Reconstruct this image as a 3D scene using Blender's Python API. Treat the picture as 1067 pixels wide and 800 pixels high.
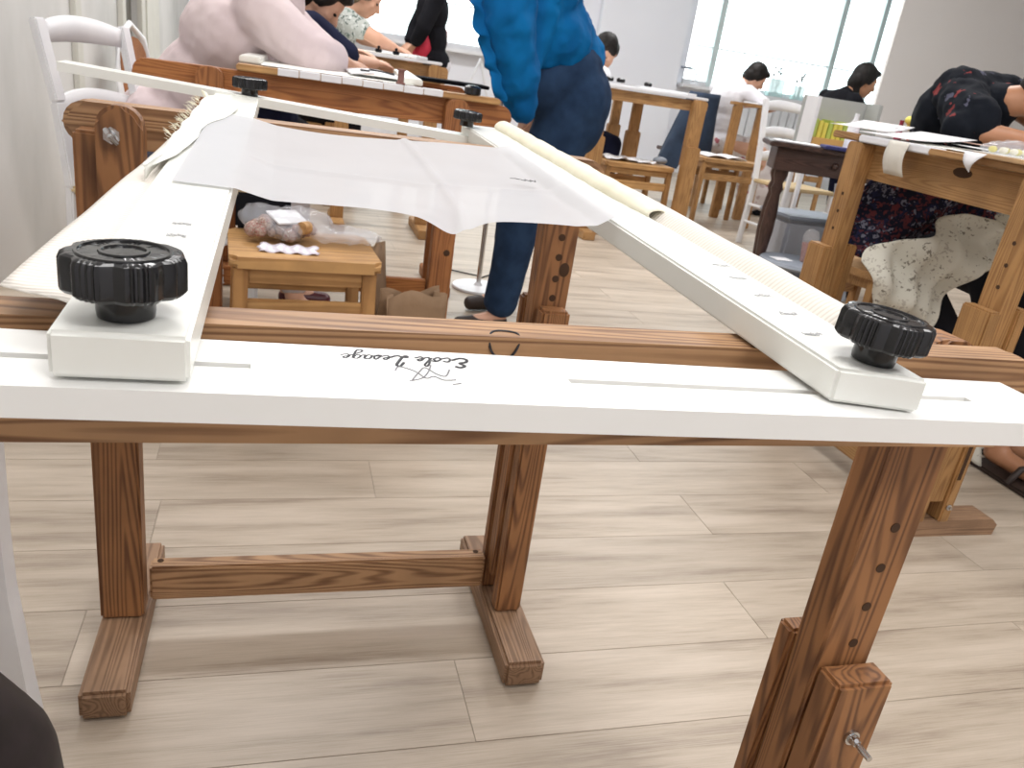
import bpy, bmesh, math, random
from mathutils import Vector, Matrix, noise
random.seed(7)
PI = math.pi
S = bpy.context.scene
COL = S.collection
for o in list(bpy.data.objects): bpy.data.objects.remove(o)

# ---------------------------------------------------------------- camera
cam_d = bpy.data.cameras.new('camera'); cam = bpy.data.objects.new('camera', cam_d); COL.objects.link(cam)
cam_d.sensor_fit = 'HORIZONTAL'; cam_d.sensor_width = 36; cam_d.lens = 838.0 / 1067 * 36
cam_d.clip_start = 0.02; cam_d.clip_end = 200
rt = Vector((0.9583047, -0.25017608, 0.13807255)); dn = Vector((0.03092552, -0.38955543, -0.92048366)); fw = Vector((0.28406991, 0.88637379, -0.36557598))
m = Matrix((rt, -dn, -fw)).transposed().to_4x4(); m.translation = Vector((0, 0, 0.95)); cam.matrix_world = m
cam_d.dof.use_dof = True; cam_d.dof.focus_distance = 0.62; cam_d.dof.aperture_fstop = 24
S.camera = cam
# ---------------------------------------------------------------- light
w = bpy.data.worlds.new('world'); S.world = w; w.use_nodes = True
bg = w.node_tree.nodes['Background']; bg.inputs[0].default_value = (0.92, 0.96, 1.0, 1); bg.inputs[1].default_value = 4.0
S.view_settings.view_transform = 'Standard'; S.view_settings.look = 'None'; S.view_settings.gamma = 1; S.view_settings.use_curve_mapping = False
S.view_settings.exposure = -0.06
CEIL = 3.05
def lamp(name, loc, sx, sy, watts, color, rot=(0, 0, 0)):
    d = bpy.data.lights.new(name, 'AREA'); d.shape = 'RECTANGLE'; d.size = sx; d.size_y = sy; d.energy = watts; d.color = color
    o = bpy.data.objects.new(name, d); o.location = loc; o.rotation_euler = rot; COL.objects.link(o); return o
LAMPS = [(0.1, 1.0), (0.1, 3.8), (3.0, 1.0), (3.0, 3.8), (0.4, 6.6), (3.2, 6.6), (1.2, -1.0)]
for lx, ly in LAMPS: lamp('ceiling_light', (lx, ly, CEIL - .045), 1.5, .6, (54 if ly < 0 else 30) if ly < 3 else 54, (1.0, .985, .975))

# ---------------------------------------------------------------- materials
def mat(name, col, rough=.5, col2=None, nscale=8, bump=0, metal=0, spec=.5, stretch=(1, 1, 1), bscale=None, fac=(.35, .65), alpha=None, trans=0, emit=0, rnd=0):
    m = bpy.data.materials.new(name); m.use_nodes = True; nt = m.node_tree; N = nt.nodes; L = nt.links; b = N['Principled BSDF']
    b.inputs['Roughness'].default_value = rough; b.inputs['Metallic'].default_value = metal; b.inputs['Specular IOR Level'].default_value = spec
    tc = N.new('ShaderNodeTexCoord'); mp = N.new('ShaderNodeMapping'); mp.inputs['Scale'].default_value = stretch; L.new(tc.outputs['Object'], mp.inputs[0])
    nz = N.new('ShaderNodeTexNoise'); nz.inputs['Scale'].default_value = nscale; nz.inputs['Detail'].default_value = 5; L.new(mp.outputs[0], nz.inputs['Vector'])
    cr = N.new('ShaderNodeValToRGB'); c2 = col2 or tuple(c * .93 for c in col)
    cr.color_ramp.elements[0].position = fac[0]; cr.color_ramp.elements[1].position = fac[1]
    cr.color_ramp.elements[0].color = (*c2, 1); cr.color_ramp.elements[1].color = (*col, 1)
    L.new(nz.outputs[0], cr.inputs[0]); L.new(cr.outputs[0], b.inputs['Base Color'])
    if bump:
        n2 = N.new('ShaderNodeTexNoise'); n2.inputs['Scale'].default_value = bscale or nscale * 4; n2.inputs['Detail'].default_value = 4; L.new(mp.outputs[0], n2.inputs['Vector'])
        bp = N.new('ShaderNodeBump'); bp.inputs['Strength'].default_value = bump; bp.inputs['Distance'].default_value = .003; L.new(n2.outputs[0], bp.inputs['Height']); L.new(bp.outputs[0], b.inputs['Normal'])
    if alpha is not None: b.inputs['Alpha'].default_value = alpha
    if trans: b.inputs['Transmission Weight'].default_value = trans
    if emit: b.inputs['Emission Color'].default_value = (*col, 1); b.inputs['Emission Strength'].default_value = emit
    return m
def wood(name, light, dark, axis, rough=.55, ring=75, cont=1.0, wear=None):
    """grain lines that run along one axis of the object"""
    m = bpy.data.materials.new(name); m.use_nodes = True; nt = m.node_tree; N = nt.nodes; L = nt.links; b = N['Principled BSDF']
    b.inputs['Roughness'].default_value = rough
    tc = N.new('ShaderNodeTexCoord'); oi = N.new('ShaderNodeObjectInfo'); off = N.new('ShaderNodeVectorMath'); off.operation = 'ADD'
    cmb = N.new('ShaderNodeCombineXYZ'); mu = N.new('ShaderNodeMath'); mu.operation = 'MULTIPLY'; mu.inputs[1].default_value = 3.7
    L.new(oi.outputs['Random'], mu.inputs[0])
    for i in range(3): L.new(mu.outputs[0], cmb.inputs[i])
    L.new(tc.outputs['Object'], off.inputs[0]); L.new(cmb.outputs[0], off.inputs[1])
    mp = N.new('ShaderNodeMapping'); sc = [1.0, 1.0, 1.0]; sc[axis] = .05; mp.inputs['Scale'].default_value = sc; L.new(off.outputs[0], mp.inputs[0])
    lo = N.new('ShaderNodeTexNoise'); lo.inputs['Scale'].default_value = 18; lo.inputs['Detail'].default_value = 1.5; lo.inputs['Roughness'].default_value = .4; L.new(mp.outputs[0], lo.inputs['Vector'])
    fr = N.new('ShaderNodeMath'); fr.operation = 'MULTIPLY'; fr.inputs[1].default_value = ring * 2.2; L.new(lo.outputs[0], fr.inputs[0]); si = N.new('ShaderNodeMath'); si.operation = 'SINE'; L.new(fr.outputs[0], si.inputs[0])
    wv = N.new('ShaderNodeMapRange'); wv.inputs[1].default_value = -1; L.new(si.outputs[0], wv.inputs[0])
    nz = N.new('ShaderNodeTexNoise'); nz.inputs['Scale'].default_value = 170; nz.inputs['Detail'].default_value = 5; L.new(mp.outputs[0], nz.inputs['Vector'])
    mx = N.new('ShaderNodeMix'); mx.data_type = 'FLOAT'; mx.inputs[0].default_value = .52; L.new(wv.outputs[0], mx.inputs[2]); L.new(nz.outputs[0], mx.inputs[3])
    cr = N.new('ShaderNodeValToRGB'); cr.color_ramp.elements[0].position = .20; cr.color_ramp.elements[1].position = .60
    cr.color_ramp.elements[0].color = (*dark, 1); cr.color_ramp.elements[1].color = (*light, 1); L.new(mx.outputs[0], cr.inputs[0])
    last = cr.outputs[0]
    n3 = N.new('ShaderNodeTexNoise'); n3.inputs['Scale'].default_value = 9; n3.inputs['Detail'].default_value = 6; L.new(off.outputs[0], n3.inputs['Vector'])
    c3 = N.new('ShaderNodeValToRGB'); c3.color_ramp.elements[0].position = .38; c3.color_ramp.elements[1].position = .68
    c3.color_ramp.elements[0].color = (.80, .78, .76, 1); c3.color_ramp.elements[1].color = (1.05, 1.03, 1.0, 1); L.new(n3.outputs[0], c3.inputs[0])
    mm = N.new('ShaderNodeMix'); mm.data_type = 'RGBA'; mm.blend_type = 'MULTIPLY'; mm.inputs[0].default_value = cont; L.new(last, mm.inputs[6]); L.new(c3.outputs[0], mm.inputs[7])
    L.new(mm.outputs[2], b.inputs['Base Color'])
    bp = N.new('ShaderNodeBump'); bp.inputs['Strength'].default_value = .35; bp.inputs['Distance'].default_value = .0012; L.new(mx.outputs[0], bp.inputs['Height']); L.new(bp.outputs[0], b.inputs['Normal'])
    return m
def spots(name, base, cols, scale=14, size=.42, rough=.85, trans=None):
    m = bpy.data.materials.new(name); m.use_nodes = True; nt = m.node_tree; N = nt.nodes; L = nt.links; b = N['Principled BSDF']; b.inputs['Roughness'].default_value = rough; b.inputs['Specular IOR Level'].default_value = .15
    tc = N.new('ShaderNodeTexCoord'); nz = N.new('ShaderNodeTexNoise'); nz.inputs['Scale'].default_value = scale * 1.5; L.new(tc.outputs['Object'], nz.inputs['Vector'])
    ad = N.new('ShaderNodeMix'); ad.data_type = 'RGBA'; ad.blend_type = 'LINEAR_LIGHT'; ad.inputs[0].default_value = .05; L.new(tc.outputs['Object'], ad.inputs[6]); L.new(nz.outputs['Color'], ad.inputs[7])
    vo = N.new('ShaderNodeTexVoronoi'); vo.inputs['Scale'].default_value = scale; L.new(ad.outputs[2], vo.inputs['Vector'])
    th = N.new('ShaderNodeMath'); th.operation = 'LESS_THAN'; th.inputs[1].default_value = size; L.new(vo.outputs['Distance'], th.inputs[0])
    sp = N.new('ShaderNodeSeparateColor'); L.new(vo.outputs['Color'], sp.inputs[0])
    cr = N.new('ShaderNodeValToRGB'); cr.color_ramp.interpolation = 'CONSTANT'; el = cr.color_ramp.elements
    el[0].color = (*cols[0], 1); el[0].position = 0; el[1].position = 1 / len(cols); el[1].color = (*cols[1 % len(cols)], 1)
    for i in range(2, len(cols)): e = el.new(i / len(cols)); e.color = (*cols[i], 1)
    L.new(sp.outputs[0], cr.inputs[0])
    mx = N.new('ShaderNodeMix'); mx.data_type = 'RGBA'; mx.inputs[6].default_value = (*base, 1); L.new(cr.outputs[0], mx.inputs[7]); L.new(th.outputs[0], mx.inputs[0]); L.new(mx.outputs[2], b.inputs['Base Color'])
    return m
def sheer(name, col, opac, trans=.35):
    m = bpy.data.materials.new(name); m.use_nodes = True; nt = m.node_tree; N = nt.nodes; L = nt.links; N.remove(N['Principled BSDF'])
    out = N['Material Output']; d = N.new('ShaderNodeBsdfDiffuse'); t = N.new('ShaderNodeBsdfTranslucent'); tr = N.new('ShaderNodeBsdfTransparent')
    tc = N.new('ShaderNodeTexCoord'); nz = N.new('ShaderNodeTexNoise'); nz.inputs['Scale'].default_value = 9; nz.inputs['Detail'].default_value = 3; L.new(tc.outputs['Object'], nz.inputs['Vector'])
    mr = N.new('ShaderNodeMapRange'); mr.inputs[3].default_value = 1 - opac - .06; mr.inputs[4].default_value = 1 - opac + .06; L.new(nz.outputs[0], mr.inputs[0])
    for s in (d, t): s.inputs[0].default_value = (*col, 1)
    a = N.new('ShaderNodeMixShader'); a.inputs[0].default_value = trans; L.new(d.outputs[0], a.inputs[1]); L.new(t.outputs[0], a.inputs[2])
    c = N.new('ShaderNodeMixShader'); L.new(mr.outputs[0], c.inputs[0]); L.new(a.outputs[0], c.inputs[1]); L.new(tr.outputs[0], c.inputs[2]); L.new(c.outputs[0], out.inputs[0])
    return m
def ribbed(name, col, col2, scale, rough=.8):
    m = mat(name, col, rough); nt = m.node_tree; N = nt.nodes; L = nt.links; b = N['Principled BSDF']
    tc = N.new('ShaderNodeTexCoord'); wv = N.new('ShaderNodeTexWave'); wv.bands_direction = 'Y'; wv.inputs['Scale'].default_value = scale; wv.inputs['Distortion'].default_value = .3; L.new(tc.outputs['Object'], wv.inputs['Vector'])
    cr = N.new('ShaderNodeValToRGB'); cr.color_ramp.elements[0].color = (*col2, 1); cr.color_ramp.elements[1].color = (*col, 1); cr.color_ramp.elements[1].position = .55; L.new(wv.outputs[0], cr.inputs[0]); L.new(cr.outputs[0], b.inputs['Base Color'])
    bp = N.new('ShaderNodeBump'); bp.inputs['Strength'].default_value = .5; bp.inputs['Distance'].default_value = .001; L.new(wv.outputs[0], bp.inputs['Height']); L.new(bp.outputs[0], b.inputs['Normal'])
    return m
WL, WD = (.40, .205, .10), (.20, .085, .035)
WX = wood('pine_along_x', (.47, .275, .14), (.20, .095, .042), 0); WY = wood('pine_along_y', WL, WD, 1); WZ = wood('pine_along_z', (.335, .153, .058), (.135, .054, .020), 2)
FX = wood('dusty_foot_x', (.36, .22, .13), (.20, .115, .065), 0); FY = wood('dusty_foot_y', (.36, .22, .13), (.20, .115, .065), 1)
RX = wood('orange_pine_x', (.44, .175, .05), (.26, .085, .022), 0); RZ = wood('orange_pine_z', (.40, .16, .05), (.23, .08, .024), 2); RY = wood('orange_pine_y', (.44, .18, .055), (.27, .09, .025), 1)
PX = wood('light_pine_x', (.60, .35, .14), (.42, .22, .08), 0, ring=18); PZ = wood('light_pine_z', (.50, .27, .10), (.36, .18, .062), 2, ring=18)
HZ = wood('honey_pine_z', (.47, .26, .10), (.30, .15, .052), 2); HY = wood('honey_pine_y', (.47, .27, .11), (.31, .16, .06), 1); HX = wood('honey_pine_x', (.47, .27, .11), (.31, .16, .06), 0)
DX = wood('dark_walnut_x', (.085, .045, .035), (.035, .018, .014), 0, rough=.35); DZ = wood('dark_walnut_z', (.075, .038, .03), (.03, .016, .013), 2, rough=.35)
BX = wood('pale_batten', (.72, .50, .29), (.55, .36, .19), 1, ring=20)
WHITE = mat('white_lacquer', (.91, .91, .885), .28, (.88, .88, .855), 5)
WHITE2 = mat('cream_white_lacquer', (.885, .89, .84), .30, (.855, .86, .805), 5)
SLOT = mat('slot_edge', (.66, .66, .64), .5)
BLACK = mat('black_plastic', (.012, .012, .013), .16, nscale=30, bump=.08)
INK = mat('black_ink', (.02, .02, .025), .6); INKG = mat('grey_ink', (.45, .45, .46), .6); INKM = mat('thin_ink', (.20, .20, .21), .6); HOLE = mat('drilled_hole', (.06, .028, .012), .9)
STEEL = mat('steel', (.62, .62, .62), .25, metal=1)
WEB = ribbed('ribbed_webbing', (.85, .80, .735), (.72, .67, .60), 60); CREAM = mat('cream_cotton', (.88, .84, .68), .85, (.82, .77, .60), 20, bump=.2)
CREAMW = mat('white_cotton', (.93, .93, .88), .85, (.88, .88, .82), 14, bump=.25)
SHEER = sheer('white_organza', (.72, .725, .75), .90, .28)
WALLW = mat('white_wall', (.83, .84, .89), .7, (.80, .81, .87), 1.2); WALLG = mat('warm_grey_wall', (.84, .83, .815), .7, (.81, .80, .785), .8)
WALLL = mat('limewashed_wall', (.66, .65, .63), .75, (.46, .46, .44), 1.6, fac=(.3, .6), stretch=(1, 1, .6))
TRIM = mat('cream_trim', (.62, .61, .55), .6); PAPER = mat('paper', (.86, .86, .88), .8, (.80, .80, .83), 9)
PAPERP = spots('printed_paper', (.85, .85, .87), [(.5, .48, .5), (.75, .55, .5), (.66, .66, .7)], 34, .32)
CHW = mat('white_chair_paint', (.86, .86, .87), .4, (.80, .80, .82), 10); SKIN = mat('light_skin', (.66, .38, .26), .5, (.60, .33, .22), 8); SKIN2 = mat('tanned_skin', (.50, .245, .135), .45, (.45, .21, .11), 8)
PINK = mat('pale_pink_linen', (.74, .62, .62), .85, (.68, .56, .57), 7, bump=.5, bscale=18); NAVY = mat('navy_cloth', (.016, .02, .05), .9, (.010, .012, .034), 8, spec=.15)
BLUE = mat('cobalt_chiffon', (.0, .150, .40), .85, (.0, .095, .28), 9, bump=.7, bscale=22, stretch=(1, 1, .25), spec=.2); DENIM = mat('dark_denim', (.026, .055, .115), .9, (.016, .034, .075), 14, bump=.3, bscale=40, spec=.15)
BLK = mat('black_cloth', (.010, .010, .013), .9, spec=.12); REDC = mat('red_cloth', (.50, .02, .05), .8); HAIRB = mat('black_hair', (.014, .010, .009), .55, spec=.25, col2=(.006, .005, .004), nscale=40, stretch=(1, 1, .2), bump=.5)
HAIRG = mat('ash_hair', (.19, .15, .085), .55, (.11, .085, .045), 40, bump=.5); TIGHTS = mat('black_tights', (.02, .014, .018), .55, (.012, .009, .011), 60)
KIM = spots('black_floral_blouse', (.006, .008, .013), [(.006, .008, .013), (.20, .035, .035), (.006, .008, .013), (.006, .008, .013), (.09, .09, .13)], 19, .27)
KIM2 = spots('navy_red_patterned_cloth', (.012, .013, .028), [(.12, .03, .035), (.02, .022, .06), (.17, .17, .22), (.10, .03, .04)], 38, .5)
LAP = spots('cream_floral_cloth', (.62, .60, .52), [(.62, .60, .52), (.24, .22, .18), (.45, .42, .36)], 36, .33); FLOR = spots('floral_top', (.45, .47, .44), [(.06, .09, .08), (.6, .62, .6), (.2, .25, .22)], 30, .4)
SKIRT = spots('pale_floral_skirt', (.68, .62, .60), [(.68, .62, .60), (.40, .13, .15), (.50, .40, .38)], 14, .36)
KRAFT = mat('kraft_paper', (.30, .19, .11), .85, (.24, .15, .085), 14, bump=.3); CHALK = mat('white_metal', (.80, .80, .82), .35)
GREYB = mat('grey_board', (.40, .41, .40), .6); YEL = mat('yellow_card', (.75, .66, .12), .6); MAG = mat('pink_card', (.75, .08, .25), .6); INDIGO = mat('indigo_folder', (.03, .035, .16), .6)
PGREY = mat('blue_grey_plastic', (.28, .31, .36), .45, (.24, .27, .32), 6); TEAL = mat('aqua_frame', (.40, .66, .62), .3)
BAGM = mat('cellophane', (.80, .82, .88), .05, nscale=9, bump=1.0, bscale=45, alpha=.26); FILL = spots('haberdashery', (.42, .32, .28), [(.35, .14, .12), (.6, .5, .42), (.25, .16, .13)], 60, .45)
DRINK = mat('iced_drink', (.36, .15, .13), .3); CUPM = mat('clear_cup', (.75, .74, .74), .15, alpha=.22); SHOE = mat('oxblood_leather', (.09, .012, .02), .4); SANDAL = mat('dark_sandal', (.035, .022, .018), .5)
def glass_mat():
    m = bpy.data.materials.new('window_glass'); m.use_nodes = True; N = m.node_tree.nodes; L = m.node_tree.links; N.remove(N['Principled BSDF'])
    g = N.new('ShaderNodeBsdfGlossy'); g.inputs['Roughness'].default_value = .02; t = N.new('ShaderNodeBsdfTransparent'); t.inputs[0].default_value = (.93, .98, .97, 1); x = N.new('ShaderNodeMixShader'); x.inputs[0].default_value = .05
    L.new(t.outputs[0], x.inputs[1]); L.new(g.outputs[0], x.inputs[2]); L.new(x.outputs[0], N['Material Output'].inputs[0]); return m
GLASS = glass_mat()

# ---------------------------------------------------------------- helpers
MW = {}
def thing(name, label, cat, loc=(0, 0, 0), rz=0, group=None):
    o = bpy.data.objects.new(name, None); o.empty_display_size = .05; COL.objects.link(o); o.location = loc; o.rotation_euler = (0, 0, rz)
    o['label'] = label; o['category'] = cat
    if group: o['group'] = group
    MW[o.name] = Matrix.Translation(loc) @ Matrix.Rotation(rz, 4, 'Z'); return o
def tag(o, label, cat, group=None):
    o['label'] = label; o['category'] = cat
    if group: o['group'] = group
    return o
def put(name, bm, m, parent=None, world=False, smooth=None, label=None, kind=None):
    """link a bmesh as one mesh object; world=True: vertices are given in room coordinates"""
    bmesh.ops.recalc_face_normals(bm, faces=bm.faces)
    me = bpy.data.meshes.new(name)
    M = MW.get(parent.name) if parent else None
    org = None
    if world and M is not None: bm.transform(M.inverted())
    elif parent is None:
        vs = [v.co for v in bm.verts]; lo = [min(v[i] for v in vs) for i in range(3)]; hi = [max(v[i] for v in vs) for i in range(3)]
        org = Vector(((lo[0] + hi[0]) / 2, (lo[1] + hi[1]) / 2, lo[2])); bm.transform(Matrix.Translation(-org))
    bm.to_mesh(me); bm.free(); o = bpy.data.objects.new(name, me); COL.objects.link(o); me.materials.append(m)
    if org is not None: o.location = org
    if smooth is not None:
        for p in me.polygons: p.use_smooth = True
        if smooth < 180:
            try: me.set_sharp_from_angle(angle=math.radians(smooth))
            except Exception: pass
    if parent: o.parent = parent; MW[o.name] = M if M is not None else Matrix.Identity(4)
    else: MW[o.name] = Matrix.Translation(o.location)
    if label: o['label'] = label
    if kind: o['kind'] = kind
    return o
def nb(): return bmesh.new()
def box(bm, lo, hi, bev=0, rot=None):
    """box between two corners, optional bevel, optional matrix"""
    r = bmesh.ops.create_cube(bm, size=1); vs = r['verts']; c = [(a + b) / 2 for a, b in zip(lo, hi)]; s = [abs(b - a) for a, b in zip(lo, hi)]
    for v in vs: v.co = Vector((v.co.x * s[0] + c[0], v.co.y * s[1] + c[1], v.co.z * s[2] + c[2]))
    if bev:
        es = list({e for v in vs for e in v.link_edges}); rr = bmesh.ops.bevel(bm, geom=es, offset=bev, segments=2, affect='EDGES'); vs = list({v for f in rr['faces'] for v in f.verts} | {v for v in vs if v.is_valid})
    if rot is not None: bmesh.ops.transform(bm, matrix=rot, verts=vs)
    return vs
def beam(bm, p0, p1, wd, th, bev=.003, up=(0, 0, 1)):
    """bar from p0 to p1, width wd sideways, thickness th along up"""
    p0, p1 = Vector(p0), Vector(p1); d = p1 - p0; L = d.length; x = d.normalized(); u = Vector(up); u = (u - u.dot(x) * x).normalized(); y = u.cross(x)
    M = Matrix((x, y, u)).transposed().to_4x4(); M.translation = (p0 + p1) / 2
    return box(bm, (-L / 2, -wd / 2, -th / 2), (L / 2, wd / 2, th / 2), bev, M)
def cyl(bm, p0, p1, r0, r1=None, seg=20):
    p0, p1 = Vector(p0), Vector(p1); d = p1 - p0; M = Matrix.Translation((p0 + p1) / 2) @ d.to_track_quat('Z', 'Y').to_matrix().to_4x4()
    return bmesh.ops.create_cone(bm, cap_ends=True, segments=seg, radius1=r0, radius2=r0 if r1 is None else r1, depth=d.length, matrix=M)['verts']
def sph(bm, c, r, ax=None, seg=16):
    """ellipsoid; r scalar or triple; ax: 3x3 matrix of axes"""
    if not hasattr(r, '__len__'): r = (r, r, r)
    M = Matrix.Translation(c) @ ((ax.to_4x4() if ax is not None else Matrix.Identity(4)) @ Matrix.Diagonal((*r, 1)))
    return bmesh.ops.create_uvsphere(bm, u_segments=seg, v_segments=seg * 3 // 4, radius=1, matrix=M)['verts']
def cap(bm, p0, r0, p1, r1, seg=12):
    sph(bm, p0, r0, seg=seg); sph(bm, p1, r1, seg=seg)
    if (Vector(p0) - Vector(p1)).length > 1e-4: cyl(bm, p0, p1, r0, r1, seg)
def tube(bm, pts, rad, seg=8, flat=1.0):
    pts = [Vector(p) for p in pts]; n = len(pts); rs = rad if hasattr(rad, '__len__') else [rad] * n; rings = []; ref = Vector((0, 0, 1))
    for i, p in enumerate(pts):
        d = (pts[min(i + 1, n - 1)] - pts[max(i - 1, 0)]).normalized(); r_ = ref if abs(d.dot(ref)) < .95 else Vector((0, 1, 0)); a = d.cross(r_).normalized(); b = a.cross(d)
        rings.append([bm.verts.new(p + rs[i] * (math.cos(t) * a + math.sin(t) * b * flat)) for t in (2 * PI * k / seg for k in range(seg))])
    for i in range(n - 1):
        for k in range(seg): bm.faces.new((rings[i][k], rings[i][(k + 1) % seg], rings[i + 1][(k + 1) % seg], rings[i + 1][k]))
    bm.faces.new(rings[0]); bm.faces.new(rings[-1])
def lathe(bm, prof, c=(0, 0, 0), seg=28, ax=None, caps=True):
    rings = []; c = Vector(c)
    for r, z in prof: rings.append([bm.verts.new(Vector((math.cos(2 * PI * k / seg) * r, math.sin(2 * PI * k / seg) * r, z))) for k in range(seg)])
    for i in range(len(prof) - 1):
        for k in range(seg): bm.faces.new((rings[i][k], rings[i][(k + 1) % seg], rings[i + 1][(k + 1) % seg], rings[i + 1][k]))
    if caps: bm.faces.new(rings[0]); bm.faces.new(rings[-1])
    vs = [v for r in rings for v in r]; M = Matrix.Translation(c) @ (ax.to_4x4() if ax is not None else Matrix.Identity(4)); bmesh.ops.transform(bm, matrix=M, verts=vs)
def prism(bm, poly, h0, h1, plane='xy'):
    """extrude a 2-D polygon: plane xy -> along z, xz -> along y, yz -> along x"""
    f = {'xy': lambda a, b, h: (a, b, h), 'xz': lambda a, b, h: (a, h, b), 'yz': lambda a, b, h: (h, a, b)}[plane]
    A = [bm.verts.new(f(a, b, h0)) for a, b in poly]; B = [bm.verts.new(f(a, b, h1)) for a, b in poly]; n = len(poly)
    bm.faces.new(A); bm.faces.new(B[::-1])
    for i in range(n): bm.faces.new((A[i], A[(i + 1) % n], B[(i + 1) % n], B[i]))
    return A + B
def softprism(bm, poly, h0, h1, plane='xz', bev=.004):
    vs = prism(bm, poly, h0, h1, plane); es = {e for v in vs for e in v.link_edges}; a = {'xz': 1, 'xy': 2, 'yz': 0}[plane]
    es = [e for e in es if abs(e.verts[0].co[a] - e.verts[1].co[a]) < 1e-6]; bmesh.ops.bevel(bm, geom=es, offset=bev, segments=2, affect='EDGES')
def rounded(x0, x1, z0, z1, r, corners='abcd', n=5):
    """polygon of a rounded rectangle; corners a=(x0,z0) b=(x1,z0) c=(x1,z1) d=(x0,z1)"""
    out = []
    for k, (cx, cz, sx, sz, a0) in zip('abcd', ((x0, z0, 1, 1, PI), (x1, z0, -1, 1, 1.5 * PI), (x1, z1, -1, -1, 0), (x0, z1, 1, -1, .5 * PI))):
        if k in corners: out += [(cx + sx * r + r * math.cos(a0 + i * PI / 2 / n), cz + sz * r + r * math.sin(a0 + i * PI / 2 / n)) for i in range(n + 1)]
        else: out.append((cx, cz))
    return out
def grid(bm, f, nu, nv):
    V = [[bm.verts.new(f(i / nu, j / nv)) for j in range(nv + 1)] for i in range(nu + 1)]
    for i in range(nu):
        for j in range(nv): bm.faces.new((V[i][j], V[i + 1][j], V[i + 1][j + 1], V[i][j + 1]))
    return V
def solid(o, t, off=0):
    md = o.modifiers.new('thickness', 'SOLIDIFY'); md.thickness = t; md.offset = off; return o
def remesh(o, v, disp=0, dscale=.08, sm=3):
    md = o.modifiers.new('skin', 'REMESH'); md.mode = 'VOXEL'; md.voxel_size = v; md.use_smooth_shade = True
    s = o.modifiers.new('soften', 'SMOOTH'); s.iterations = sm; s.factor = .5
    if disp:
        t = bpy.data.textures.new('folds', 'CLOUDS'); t.noise_scale = dscale; t.noise_depth = 2
        d = o.modifiers.new('folds', 'DISPLACE'); d.texture = t; d.strength = disp; d.mid_level = .5
    return o
def copy_tree(o, loc=None, rz=None, label=None, parent=None):
    c = o.copy(); COL.objects.link(c)
    if parent: c.parent = parent
    if loc is not None: c.location = loc
    if rz is not None: c.rotation_euler = (0, 0, rz)
    if label: c['label'] = label
    for ch in list(o.children): copy_tree(ch, parent=c)
    return c
def V3(*a): return Vector(a)

# ---------------------------------------------------------------- setting
def plank_mat(procedural_rows=False):
    m = bpy.data.materials.new('greige_plank' + ('_far' if procedural_rows else '')); m.use_nodes = True; nt = m.node_tree; N = nt.nodes; L = nt.links; b = N['Principled BSDF']; b.inputs['Roughness'].default_value = .42
    tc = N.new('ShaderNodeTexCoord'); mp = N.new('ShaderNodeMapping'); mp.inputs['Scale'].default_value = (.8, 7, 1); oi = N.new('ShaderNodeObjectInfo'); ad = N.new('ShaderNodeVectorMath'); ad.operation = 'ADD'
    mu = N.new('ShaderNodeMath'); mu.operation = 'MULTIPLY'; mu.inputs[1].default_value = 31; L.new(oi.outputs['Random'], mu.inputs[0]); cb = N.new('ShaderNodeCombineXYZ'); L.new(mu.outputs[0], cb.inputs[0]); L.new(mu.outputs[0], cb.inputs[1])
    L.new(tc.outputs['Object'], mp.inputs[0]); L.new(mp.outputs[0], ad.inputs[0]); L.new(cb.outputs[0], ad.inputs[1])
    n1 = N.new('ShaderNodeTexNoise'); n1.inputs['Scale'].default_value = 2.2; n1.inputs['Detail'].default_value = 5; n1.inputs['Roughness'].default_value = .6; L.new(ad.outputs[0], n1.inputs['Vector'])
    mp2 = N.new('ShaderNodeMapping'); mp2.inputs['Scale'].default_value = (1, 9, 1); L.new(ad.outputs[0], mp2.inputs[0]); n2 = N.new('ShaderNodeTexNoise'); n2.inputs['Scale'].default_value = 9; n2.inputs['Detail'].default_value = 6; n2.inputs['Roughness'].default_value = .7; L.new(mp2.outputs[0], n2.inputs['Vector'])
    mx = N.new('ShaderNodeMix'); mx.data_type = 'FLOAT'; mx.inputs[0].default_value = .4; L.new(n1.outputs[0], mx.inputs[2]); L.new(n2.outputs[0], mx.inputs[3])
    cr = N.new('ShaderNodeValToRGB'); e = cr.color_ramp.elements; e[0].position = .38; e[0].color = (.290, .228, .175, 1); e[1].position = .60; e[1].color = (.545, .462, .375, 1); k = e.new(.48); k.color = (.44, .366, .285, 1)
    L.new(mx.outputs[0], cr.inputs[0]); hs = N.new('ShaderNodeHueSaturation'); L.new(cr.outputs[0], hs.inputs['Color']); mr = N.new('ShaderNodeMapRange'); mr.inputs[3].default_value = .93; mr.inputs[4].default_value = 1.09; L.new(oi.outputs['Random'], mr.inputs[0]); L.new(mr.outputs[0], hs.inputs['Value'])
    last = hs.outputs[0]
    if procedural_rows:
        bk = N.new('ShaderNodeTexBrick'); bk.offset = .37; bk.inputs['Scale'].default_value = 1; bk.inputs['Brick Width'].default_value = 1.22; bk.inputs['Row Height'].default_value = .1795; bk.inputs['Mortar Size'].default_value = .0015
        bk.inputs['Color1'].default_value = (1.03, 1.03, 1.03, 1); bk.inputs['Color2'].default_value = (.95, .95, .95, 1); bk.inputs['Mortar'].default_value = (.72, .70, .68, 1); L.new(tc.outputs['Object'], bk.inputs['Vector'])
        mm = N.new('ShaderNodeMix'); mm.data_type = 'RGBA'; mm.blend_type = 'MULTIPLY'; mm.inputs[0].default_value = 1; L.new(last, mm.inputs[6]); L.new(bk.outputs[0], mm.inputs[7]); last = mm.outputs[2]
    L.new(last, b.inputs['Base Color']); return m
PM, PMF = plank_mat(), plank_mat(True); GAP = mat('joint', (.40, .34, .275), .9)
YJ, PWD, PLN = .8805, .1795, 1.22
ROW0, ROW1 = -8, 17                                     # rows of real planks
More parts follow.
